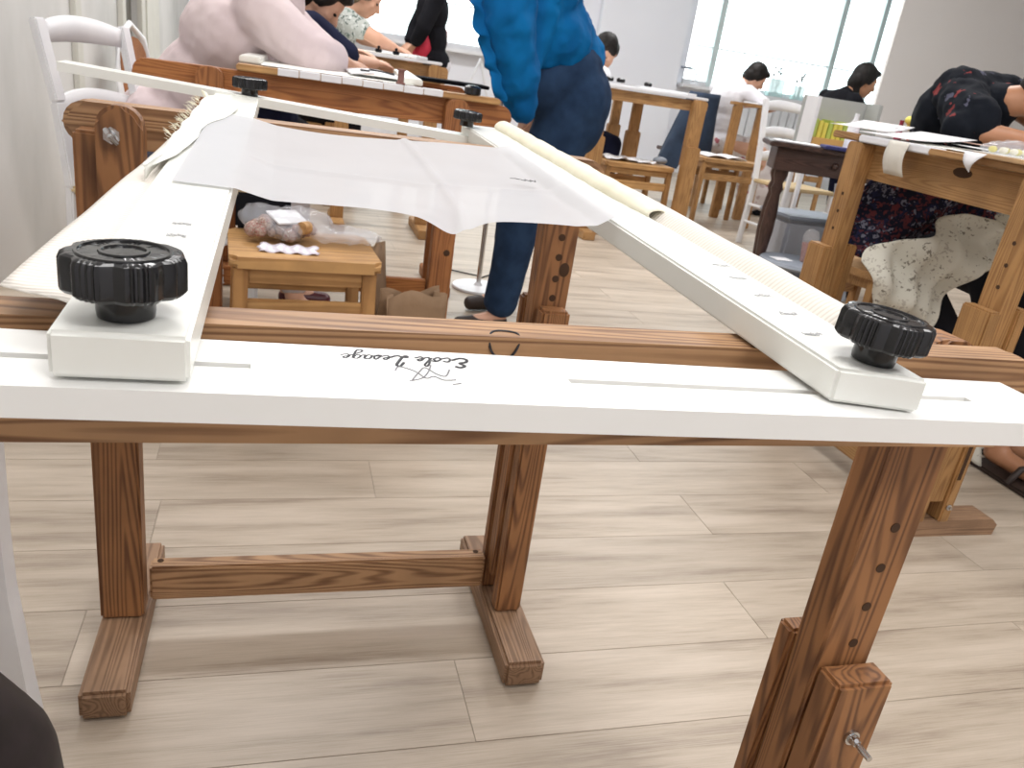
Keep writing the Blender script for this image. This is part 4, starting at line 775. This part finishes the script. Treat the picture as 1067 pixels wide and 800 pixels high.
for i, (x, y) in enumerate(((2.00, 5.17), (2.08, 5.17), (2.47, 5.62))): b = nb(); lathe(b, [(.02, 0), (.028, .004), (.028, .022), (.018, .028)], (x, y, .9385), seg=14); put('star_knob', b, BLACK, F3, world=True, smooth=40)
person('seated person with short dark hair and pale top, behind the blue blouse\'s hem',
    dict(hip=(2.02, 6.05, .55), chest=(2.06, 5.98, .88), neck=(2.13, 5.93, 1.03), head=(2.215, 5.88, 1.125), look=(-.5, -.5, -.6), side=(.6, -.7, 0), shL=(2.14, 5.82, .98), shR=(1.94, 6.08, .98), elL=(2.13, 5.65, .97), elR=(1.90, 6.0, .96), haL=(2.02, 5.55, .96), haR=(1.90, 5.75, .96),
         knL=(2.27, 5.60, .52), knR=(2.02, 5.68, .52), anL=(2.22, 5.5, .09), anR=(2.0, 5.55, .09), toL=(2.18, 5.38, .03), toR=(1.97, 5.42, .03)), SKIN, CHALK, NAVY, HAIRB, foot_m=BLK, sleeve=(.9, .9))
ST2 = stool('pine stool with crumpled papers, under the tall trestle right of the jeans', (2.22, 5.10, 0), .05, .50, .34, .47, (PX, HZ))
b = nb(); grid(b, lambda u, v: (2.02 + .34 * u, 5.0 + .20 * v, .473 + .035 * abs(nzf(u * 4, v * 3)) + .004), 14, 8); tag(solid(put('crumpled_paper', b, PAPERP, smooth=180), .001, 1), 'crumpled printed papers on the stool under the tall trestle', 'paper')
b = nb(); sph(b, (2.42, 5.08, .498), (.05, .04, .024)); tag(put('pouch', b, PGREY, smooth=180), 'small grey pouch at the right end of the paper-strewn stool', 'pouch')
b = nb(); cap(b, (2.42, 4.72, .045), .035, (2.49, 4.62, .035), .028); tag(remesh(put('shoe', b, BLK, smooth=180), .010), 'black shoe on the floor beside the tall trestle post', 'shoe')
# coat on a chair, woman in white T-shirt, her stool and trestle
t = thing('draped_coat', 'dark blue coat hanging over a chair back, left of the white T-shirt', 'coat', (3.35, 6.45, 0))
def coat(u, v):
    a = u * 2 * PI; w_ = .14 + .10 * v; d_ = .07 + .06 * v; f_ = 1 + .10 * math.sin(a * 5 + v * 3) * v
    return (3.36 + w_ * math.cos(a) * f_ - .10 * v, 6.45 + d_ * math.sin(a) * f_, .955 - .50 * v - .12 * v * (math.cos(a) < -.3))
b = nb(); V = grid(b, coat, 36, 12); b.faces.new([V[i][0] for i in range(36)]); put('cloth', b, mat('dark_blue_coat', (.025, .045, .085), .85, (.015, .028, .055), 8, bump=.4), t, world=True, smooth=180)
CW = thing('wooden_chair', 'wooden chair hidden under the dark blue coat', 'chair', (3.36, 6.45, 0))
for sx in (-.12, .14): b = nb(); beam(b, (3.34 + sx, 6.45, .90), (3.34 + sx, 6.45, 0), .035, .03); put('rear_leg', b, DZ, CW, world=True)
b = nb(); box(b, (3.22, 6.44, .80), (3.48, 6.46, .90), .004); put('back_slat', b, DX, CW, world=True); b = nb(); box(b, (3.20, 6.475, .44), (3.52, 6.85, .47), .006); put('seat', b, DX, CW, world=True)
for sx in (-.12, .14): b = nb(); beam(b, (3.34 + sx, 6.82, .44), (3.34 + sx, 6.82, 0), .035, .03); put('front_leg', b, DZ, CW, world=True)
PT = person('seated woman in a white T-shirt and pale floral skirt, before the right window',
    dict(hip=(3.66, 6.72, .56), chest=(3.66, 6.62, .92), neck=(3.76, 6.60, 1.07), head=(3.86, 6.58, 1.125), look=(.8, -.3, -.55), side=(-.4, .9, 0), shR=(3.74, 6.44, 1.00), shL=(3.64, 6.80, 1.01), elR=(3.92, 6.35, .91), elL=(3.90, 6.80, .91), haR=(4.08, 6.45, .93), haL=(4.08, 6.68, .93),
         knL=(4.06, 6.75, .54), knR=(4.04, 6.50, .54), anL=(4.14, 6.72, .09), anR=(4.12, 6.48, .09), toL=(4.26, 6.70, .03), toR=(4.24, 6.46, .03)), SKIN, mat('white_tshirt', (.82, .81, .85), .8), None, HAIRB, foot_m=BLK, sleeve=(.32, .32), topr=1.02)
b = nb(); sph(b, (3.68, 6.70, .56), (.19, .17, .12)); cap(b, (3.68, 6.68, .56), .13, (4.05, 6.60, .52), .11); cap(b, (4.05, 6.60, .50), .13, (4.15, 6.58, .18), .19); remesh(put('skirt', b, SKIRT, PT, world=True, smooth=180), .014, .03, .07)
stool('pine stool under the woman in the white T-shirt', (3.66, 6.74, 0), .1, .34, .32, .44, (HX, HZ))
stool('low pine stool with an open book, in front of the white T-shirt woman', (3.33, 5.88, 0), .04, .54, .34, .50, (HX, HZ))
b = nb(); grid(b, lambda u, v: (3.16 + .34 * u, 5.80 + .22 * v, .503 + .016 * abs(math.sin(u * 2 * PI)) ** .6), 16, 3); tag(solid(put('open_book', b, PAPER, smooth=180), .006, 1), 'open white book on the low pine stool', 'book')
M3 = thing('embroidery_trestle', 'small pine trestle under the hands of the white T-shirt woman', 'trestle', (3.7, 5.95, 0))
for x in (3.50, 3.72): b = nb(); box(b, (x - .035, 6.10, 0), (x + .035, 6.15, .90), .006); put('post', b, HZ, M3, world=True)
b = nb(); box(b, (3.44, 6.105, .9005), (3.78, 6.165, .925), .004); put('rail', b, HX, M3, world=True)
b = nb(); box(b, (3.66, 6.10, .926), (3.90, 6.34, .936), .002); tag(put('paper_sheet', b, PAPER), 'white sheet lying at the hands of the white T-shirt woman', 'paper')
# objects on the right window sill
for i, (x, h, w_, l) in enumerate(((5.35, .17, .16, 'aqua-tinted glass jar of flowers on the right window sill'), (5.70, .20, .20, 'aqua-tinted glass tank of dark flowers on the right window sill, wider than its neighbours'), (6.02, .16, .14, 'clear glass jar of flowers on the right window sill, beside the mullion'))):
    t = thing('flower_jar', l, 'jar', (x, 9.22, SILL)); b = nb(); box(b, (-w_ / 2, -.04, 0), (w_ / 2, .04, h), .006); put('glass', b, mat('aqua_glass', (.62, .82, .80), .1, alpha=.55), t)
    if i > 0 or True:
        r_ = random.Random(i)
        for k in range(5): b = nb(); x0 = r_.uniform(-w_ * .35, w_ * .35); z1 = h + r_.uniform(.04, .14); cyl(b, (x0 * .6, 0, .02), (x0, 0, z1), .003, seg=6); sph(b, (x0, 0, z1), (.014, .012, .020), seg=8); put('stem', b, mat('dark_stem', (.07, .08, .08), .8) if k % 2 else INKG, t, smooth=180)
t = thing('desk_lamp', 'small white curved desk lamp at the left end of the right window sill', 'lamp', (4.60, 9.22, SILL)); b = nb(); tube(b, [(.03, 0, 0), (.03, 0, .12), (.0, 0, .165), (-.08, 0, .165)], .009, 8); put('stem', b, CHALK, t, smooth=60); b = nb(); box(b, (-.17, -.03, .155), (-.05, .03, .18), .006); put('shade', b, PGREY, t); b = nb(); lathe(b, [(.05, 0), (.05, .012), (.01, .016)], (.03, 0, 0)); put('base', b, CHALK, t)
RAD = thing('radiator', 'white radiator panel under the right window', 'radiator', (5.4, 9.2, 0))
for i in range(14): b = nb(); box(b, (4.75 + .11 * i, 9.17, .18), (4.845 + .11 * i, 9.25, .88), .012); put('fin', b, CHALK, RAD, world=True)
b = nb(); box(b, (4.75, 9.2, 0), (4.80, 9.24, .2)); box(b, (6.2, 9.2, 0), (6.25, 9.24, .2)); put('feet', b, CHALK, RAD, world=True)

# ---------------------------------------------------------------- dark table and what is on and under it
ladder_chair('white ladder-back chair behind the dark wooden table', (3.37, 4.93, 0), math.radians(8), h=.975, bars=(.60, .76, .93))
DT = thing('side_table', 'dark brown wooden table with turned legs and a round drawer knob', 'table', (2.44, 3.86, 0))
def dt(n, b, m, **k): return put(n, b, m, DT, world=True, **k)
b = nb(); box(b, (2.44, 3.86, .747), (3.20, 4.16, .772), .005); dt('tabletop', b, DX)
b = nb(); box(b, (2.49, 3.905, .63), (3.15, 3.93, .746), .003); dr = dt('drawer', b, DX); b = nb(); sph(b, (2.80, 3.890, .69), (.018, .016, .018)); dt('drawer_knob', b, DZ, parent=None) if 0 else put('drawer_knob', b, DZ, dr, world=True, smooth=180)
for x0, x1, y0, y1 in ((2.49, 2.51, 3.931, 4.13), (3.13, 3.15, 3.931, 4.13), (2.512, 3.128, 4.11, 4.13)): b = nb(); box(b, (x0, y0, .63), (x1, y1, .746), .002); dt('apron', b, DX)
for x in (2.548, 3.09):
    for y in (3.968, 4.07):
        b = nb(); lathe(b, [(.018, 0), (.026, .02), (.022, .06), (.030, .085), (.020, .11), (.026, .16), (.036, .30), (.034, .42), (.024, .50), (.034, .53), (.024, .56), (.036, .60), (.036, .645)], (x, y, 0), seg=20); dt('leg', b, DZ, smooth=50)
on_table = set(bpy.data.objects); DT.rotation_euler = (0, 0, -.40)
b = nb(); box(b, (2.47, 3.90, .7735), (2.70, 4.02, .781), .002); tag(put('paper_stack', b, PAPER), 'stack of white paper at the left end of the dark table', 'paper')
b = nb(); box(b, (2.71, 3.83, .7735), (2.93, 3.98, .790), .004); tag(put('folder', b, INDIGO), 'indigo folder on the dark table', 'folder')
b = nb(); grid(b, lambda u, v: (2.82 + .16 * u, 3.84 + .12 * v, .793 + .02 * u * (1 - v)), 5, 5); tag(solid(put('leaflet', b, mat('lilac_paper', (.66, .62, .85), .7), smooth=180), .001, 1), 'lilac leaflet lying over the indigo folder', 'paper')
b = nb(); box(b, (2.95, 3.90, .7735), (3.10, 4.0, .80), .004); tag(put('pink_notebook', b, MAG), 'bright pink notebook on the dark table behind the folder', 'notebook')
CAB = thing('filing_box', 'grey open magazine box of yellow and green cards behind the dark table', 'box', (3.25, 4.6, 0))
def cb(n, b, m, **k): return put(n, b, m, CAB, world=True, **k)
b = nb(); box(b, (3.04, 4.55, .70), (3.50, 4.58, 1.03), .004); cb('back', b, GREYB); b = nb(); box(b, (3.04, 4.42, .70), (3.065, 4.548, 1.03), .004); cb('side', b, CHALK); b = nb(); box(b, (3.066, 4.42, .70), (3.474, 4.548, .72), .003); cb('shelf', b, GREYB); b = nb(); box(b, (3.475, 4.42, .70), (3.50, 4.548, 1.03), .004); cb('side', b, GREYB)
for x in (3.06, 3.46):
    for y in (4.43, 4.54): b = nb(); box(b, (x, y, 0), (x + .025, y + .025, .6995), .003); cb('leg', b, CHALK)
for i in range(9): b = nb(); box(b, (3.075 + .035 * i, 4.45, .721), (3.103 + .035 * i, 4.54, .905 - .008 * (i % 3)), .002); cb('card', b, YEL if i % 3 else mat('lime_card', (.45, .55, .12), .6))
b = nb(); box(b, (3.07, 4.425, .722), (3.47, 4.445, .80), .002); cb('tray_front', b, mat('orange_tray', (.62, .36, .12), .6))
b = nb(); lathe(b, [(.028, 0), (.03, .02), (.03, .13), (.012, .16), (.012, .19)], (2.86, 3.99, .7735), seg=16); tag(put('spray_bottle', b, CHALK, smooth=40), 'small white bottle behind the dark table, beside the grey box', 'bottle')
b = nb(); sph(b, (3.28, 4.52, .93), (.03, .02, .05)); cyl(b, (3.34, 4.41, .78), (3.36, 4.41, .95), .018, .012); tag(put('red_figurine', b, mat('dark_red', (.30, .04, .05), .6), smooth=60), 'dark red figurine at the right end of the grey box', 'figurine') if 0 else b.free()
b = nb(); lathe(b, [(.02, 0), (.024, .03), (.018, .10), (.010, .13), (.012, .15)], (3.30, 4.10, .7735), seg=14) if 0 else lathe(b, [(.02, 0), (.024, .03), (.018, .12), (.010, .17), (.012, .19)], (3.10, 4.03, .7735), seg=14); tag(put('lacquer_bottle', b, mat('dark_red', (.30, .03, .06), .3), smooth=40), 'slim dark red bottle on the dark table in front of the grey box', 'bottle')
t = thing('yellow_posy', 'little bunch of yellow flowers beside the grey box', 'flowers', (3.16, 3.99, .7725))
b = nb(); lathe(b, [(.025, 0), (.03, .04), (.022, .13)], seg=14); put('vase', b, mat('brick_pot', (.35, .10, .07), .6), t, smooth=40)
for i in range(7): b = nb(); a = i * 2.4; sph(b, (.035 * math.cos(a) * (i > 0), .03 * math.sin(a), .165 + .03 * (i % 3)), (.028, .026, .022), seg=10); put('flower', b, YEL, t, smooth=180)
for o in [q for q in bpy.data.objects if q not in on_table and q.parent is None and not q.name.startswith('filing')]:
    p = Vector((2.44, 3.86, 0)); l = o.location - p; o.location = p + Matrix.Rotation(-.40, 3, 'Z') @ l; o.rotation_euler.z -= .40
# under the dark table
t = thing('round_stool', 'low round blue-grey stool under the dark table with a cup on it', 'stool', (2.70, 3.74, 0))
b = nb(); lathe(b, [(.19, 0), (.20, .012), (.19, .028), (.0001, .030)], (0, 0, .155), seg=36); put('seat', b, PGREY, t, smooth=40)
for k in range(3): b = nb(); a = k * 2.1 + .4; beam(b, (.12 * math.cos(a), .12 * math.sin(a), .154), (.15 * math.cos(a), .15 * math.sin(a), 0), .025, .025, .003, (0, 1, 0)); put('leg', b, BLK, t)
b = nb(); box(b, (2.55, 3.70, .1855), (2.65, 3.78, .188), .001); tag(put('note', b, PAPER), 'small white card on the low round stool', 'card')
t = thing('drink_cup', 'clear plastic cup of reddish iced drink on the low round stool', 'cup', (2.735, 3.72, .1855))
b = nb(); lathe(b, [(.028, .001), (.039, .098), (.0392, .101), (.0001, .102)], seg=22); put('drink', b, DRINK, t, smooth=40)
b = nb(); lathe(b, [(.030, 0), (.043, .125), (.046, .128), (.044, .135), (.036, .165), (.012, .178)], seg=24, caps=False); put('cup', b, CUPM, t, smooth=40)
t = thing('storage_box', 'translucent grey plastic box behind the cup, under the white chair', 'box', (2.95, 4.12, 0))
b = nb(); box(b, (-.20, -.15, 0), (.20, .15, .36), .02); put('body', b, mat('grey_translucent', (.45, .47, .52), .35, alpha=.85), t); b = nb(); box(b, (-.215, -.165, .3605), (.215, .165, .385), .008); put('lid', b, PGREY, t)
t = thing('rolled_fabric', 'tall blue-grey roll of fabric leaning beside the dark table leg', 'roll', (2.86, 3.62, 0)); b = nb(); cyl(b, (2.80, 3.66, .62), (2.90, 3.60, .02), .050, .052, 24); put('roll', b, PGREY, t, world=True, smooth=40); b = nb(); cyl(b, (2.7995, 3.6603, .623), (2.80, 3.66, .60), .03, .03, 18); put('core', b, KRAFT, t, world=True, smooth=40)
b = nb(); box(b, (3.0, 3.72, 0), (3.16, 3.9, .55), .03); tag(put('black_bag', b, BLK), 'black bag on the floor under the right end of the dark table', 'bag')

# ---------------------------------------------------------------- right table
RT = thing('embroidery_trestle', 'honey pine trestle at right, seen side-on, with tall rail and oval slot', 'trestle', (1.6, 1.75, 0), -PI / 2)
def rtp(n, b, m, parent=None, **k): return put(n, b, m, parent or RT, world=True, **k)
b = nb(); prism(b, rounded(1.28, 2.10, .79, .882, .012), 1.60, 1.64, 'yz'); rtp('rail', b, HX)
b = nb(); cyl(b, (1.5995, 1.67, .858), (1.602, 1.67, .858), .012, seg=20); bmesh.ops.scale(b, vec=(1, 2.6, 1), space=Matrix.Translation((0, -1.67, 0)), verts=b.verts); rtp('oval_slot', b, HOLE, label='dark oval slot')
for ly in (1.42, 2.035):
    b = nb(); prism(b, rounded(ly - .032, ly + .032, .10, .884, .014, 'cd'), 1.555, 1.5995, 'yz'); pst = rtp('post', b, HZ)
    for z in (.74, .69, .64): b = nb(); cyl(b, (1.5545, ly - .005, z), (1.560, ly - .005, z), .005, seg=12); rtp('peg_hole', b, HOLE, pst)
    b = nb(); box(b, (1.520, ly - .042, .045), (1.5545, ly + .042, .59), .004); ck = rtp('cheek_board', b, HZ)
    b = nb(); box(b, (1.60, ly - .042, .045), (1.63, ly + .042, .60), .004); rtp('cheek_board', b, HZ)
    b = nb(); cyl(b, (1.612, ly - .0425, .09), (1.612, ly - .046, .09), .008, seg=14); cyl(b, (1.612, ly - .046, .09), (1.612, ly - .052, .09), .004, seg=10); rtp('bolt', b, STEEL)
    b = nb(); box(b, (1.606, ly - .0425, .165), (1.618, ly - .040, .265), .0005); rtp('slot', b, HOLE, ck)
    b = nb(); prism(b, [(1.40, 0), (1.795, 0), (1.800, .030), (1.780, .046), (1.41, .046), (1.40, .03)], ly - .035, ly + .035, 'xz'); rtp('foot', b, FY)
b = nb(); box(b, (1.56, 1.463, .06), (1.59, 1.992, .13), .003); rtp('stretcher', b, HX)
RT2 = thing('embroidery_trestle', 'honey pine trestle beyond the woman in the black floral blouse, at the right edge', 'trestle', (2.95, 1.75, 0), -PI / 2)
b = nb(); prism(b, rounded(1.28, 2.17, .79, .882, .012), 2.95, 2.99, 'yz'); put('rail', b, HX, RT2, world=True)
for ly in (1.42, 2.075): b = nb(); box(b, (2.991, ly - .035, .045), (3.04, ly + .035, .87), .006); put('post', b, HZ, RT2, world=True); b = nb(); box(b, (2.80, ly - .035, 0), (3.2, ly + .035, .046), .005); put('foot', b, FX, RT2, world=True)
RF = thing('embroidery_loom', 'right-hand embroidery frame with white tape and pale battens, papers strewn on it', 'embroidery frame', (2.2, 1.7, .885))
def rf_(n, b, m, **k): return put(n, b, m, RF, world=True, **k)
b = nb(); box(b, (1.555, 1.75, .8855), (1.61, 2.03, .905), .003); rf_('tape_edge', b, PAPER, label='white taped edge')
b = nb(); box(b, (1.555, 2.0305, .8855), (1.61, 2.15, .905), .003); rf_('batten', b, HY)
b = nb(); box(b, (1.550, 1.25, .8855), (1.62, 1.749, .902), .003); rf_('batten', b, HY)
b = nb(); box(b, (1.540, 1.22, .9025), (1.60, 1.60, .912), .002); rf_('batten', b, BX, label='pale batten')
for y in (1.40, 2.05): b = nb(); box(b, (1.62, y - .03, .8855), (2.99, y + .03, .903), .003); rf_('slat', b, HX)
b = nb(); grid(b, lambda u, v: (1.62 + 1.3 * u, 1.43 + .6 * v, .9055), 3, 3); rf_('stretched_cloth', b, CREAMW)
b = nb(); box(b, (2.92, 1.25, .9035), (2.99, 2.3, .920), .003); rf_('batten', b, HY)
b = nb(); grid(b, lambda u, v: (1.5515 - .012 * math.sin(PI * v) - .0, 1.895 - .075 * u - .01 * v, .905 - .085 * v), 4, 8); tag(solid(put('tape_strip', b, mat('ivory_tape', (.72, .68, .60), .8), smooth=180), .001), 'ivory cloth tape hanging over the rail of the right table', 'tape')
b = nb(); grid(b, lambda u, v: (1.535 - .012 * math.sin(PI * v), 1.615 - .065 * u * (1 - v) - .03 * v, .911 - .045 * v), 4, 6); tag(solid(put('tissue', b, PAPER, smooth=180), .001), 'white tissue corner hanging over the right table edge', 'tissue')
for i, (x0, y0, w_, d_, a, mm_, l) in enumerate(((1.66, 1.88, .26, .19, .15, PAPERP, 'printed sheet nearest the far corner of the right table'), (1.78, 1.74, .24, .18, -.4, PAPER, 'plain white sheet on the right table'), (1.70, 2.08, .22, .16, .5, PAPERP, 'curled sheet at the far corner of the right table'), (1.86, 1.86, .10, .13, .2, mat('peach_card', (.80, .50, .40), .7), 'peach coloured card on the right table'))):
    b = nb(); M_ = Matrix.Translation((x0, y0, .909 + .004 * i)) @ Matrix.Rotation(a, 4, 'Z'); grid(b, lambda u, v: tuple(M_ @ V3(w_ * (u - .3), d_ * v, .003 + .022 * u * u * (i % 2 == 0))), 8, 3); tag(solid(put('paper_sheet', b, mm_, smooth=180), .001, 1), l, 'paper')
PB2 = thing('plastic_bag', 'small clear bag of beads by the elbow on the right table', 'bag', (1.70, 1.70, .907))
b = nb(); sph(b, (1.72, 1.68, .924), (.075, .045, .018)); sph(b, (1.76, 1.70, .93), (.04, .035, .018)); remesh(put('bag_film', b, BAGM, PB2, world=True, smooth=180), .006, .016, .02, 1)
for i in range(9): b = nb(); sph(b, (1.68 + .012 * i, 1.685 + .012 * math.sin(i * 2), .922), (.011, .010, .008), seg=8); put('bead', b, (YEL, PGREY, CREAM)[i % 3], PB2, world=True, smooth=180)
# woman in the black floral blouse
PR = person('woman in a black floral blouse working with bare forearms at the right table',
    dict(hip=(2.32, 2.60, .54), chest=(2.255, 2.46, .97), neck=(2.27, 2.28, 1.06), head=(2.37, 2.20, 1.10), look=(.55, -.5, -.65), side=(.85, .3, 0), shR=(2.16, 2.38, 1.085), shL=(2.40, 2.44, 1.09), elR=(2.10, 2.18, .955), elL=(2.56, 2.24, .96), haR=(2.36, 2.06, .940), haL=(2.56, 2.00, .945), hn=(0, 0, 1),
         knL=(2.20, 2.02, .54), knR=(1.86, 2.06, .54), anL=(2.24, 1.80, .09), anR=(2.13, 1.74, .09), toL=(2.28, 1.66, .035), toR=(2.17, 1.60, .035)), SKIN2, KIM, BLK, HAIRB, foot_m=None, sleeve=(0, .42), topr=1.03, fold=.02, vox=.010, hairlong=.0, botr=1.15)
b = nb(); cap(b, (2.16, 2.40, 1.07), .078, (2.10, 2.22, .985), .082); cap(b, (2.10, 2.22, .975), .082, (2.03, 2.20, .955), .05); remesh(put('sleeve', b, KIM, PR, world=True, smooth=180), .010, .02, .05)
for q, (ax, ay) in (('L', (2.24, 1.80)), ('R', (2.13, 1.74))):
    b = nb(); box(b, (ax - .045, ay - .20, 0), (ax + .055, ay + .05, .016), .006); put('sandal_sole', b, SANDAL, PR, world=True)
    b = nb(); tube(b, [(ax - .04, ay - .11, .012), (ax - .02, ay - .12, .062), (ax + .02, ay - .12, .068), (ax + .05, ay - .11, .012)], .010, 8); put('sandal_strap', b, SANDAL, PR, world=True, smooth=60)
stool('pine stool under the woman in the black floral blouse', (2.26, 2.66, 0), .3, .36, .32, .42, (HX, HZ))
# patterned skirts of the blouse and the cream cloth over her lap
def pat(u, v):
    x = 1.60 + .50 * u; return (x, 1.98 + .05 * math.sin(u * 9 + v * 3) + .04 * v, .79 - (.20 - .22 * max(0, u - .35)) * v * (1 + .10 * math.sin(u * 16)) - .02 * u)
b = nb(); grid(b, pat, 34, 16); solid(put('patterned_hem', b, KIM2, PR, world=True, smooth=180, label='navy and red patterned hem falling over the lap'), .006)
def lap(u, v):
    """long cream cloth: from upper right over the lap to the floor side at lower left"""
    tx, tz = 1.545 + .50 * u, .585 + .165 * u + .05 * math.sin(u * PI); bx, bz = 1.62 + .42 * u, .36 + .34 * max(0, u - .35) / .65
    w_ = v; x = tx + (bx - tx) * w_; z = tz + (bz - tz) * w_
    y = 1.86 - .06 * math.sin(PI * v) + .022 * math.sin((u * 7 - v * 4) * 2.2) + .012 * math.sin(u * 31 + v * 9) + .02 * nzf(u * 4, v * 4)
    return (x, y, z + .010 * math.sin(u * 14 + v * 5))
b = nb(); grid(b, lap, 60, 40); tag(solid(put('lap_cloth', b, LAP, smooth=180), .003), 'cream cloth printed with small grey flowers, gathered over the lap below the right table', 'cloth')
def lap2(u, v): return (1.64 + .40 * u + .05 * v, 1.80 - .04 * math.sin(u * 12 + v * 2) * .5 - .05 * v, .45 - .17 * u - .26 * v + .01 * math.sin(u * 18))
b = nb(); grid(b, lap2, 36, 20); tag(solid(put('lap_cloth', b, LAP, smooth=180), .003), 'lower fold of pale printed cloth trailing beside the right table leg', 'cloth')
# woman seen past the wall corner
PW = person('seated woman with dark hair tied back, half hidden by the grey wall corner',
    dict(hip=(4.46, 6.62, .62), chest=(4.55, 6.55, .99), neck=(4.64, 6.52, 1.14), head=(4.755, 6.50, 1.235), look=(.9, -.2, -.3), side=(-.2, 1, 0), shR=(4.60, 6.36, 1.07), shL=(4.56, 6.72, 1.07), elR=(4.72, 6.32, .96), elL=(4.70, 6.75, .96), haR=(4.95, 6.4, .96), haL=(4.95, 6.65, .96),
         knL=(4.85, 6.65, .52), knR=(4.85, 6.48, .52), anL=(4.9, 6.65, .09), anR=(4.9, 6.48, .09), toL=(5.02, 6.65, .03), toR=(5.02, 6.48, .03)), SKIN2, BLK, NAVY, HAIRB, foot_m=BLK, sleeve=(.5, .5), hairlong=.12, s=1.18)
PW.location.x += .12
stool('pine stool behind the grey wall corner', (4.56, 6.64, 0), 0, .34, .32, .50, (HX, HZ))
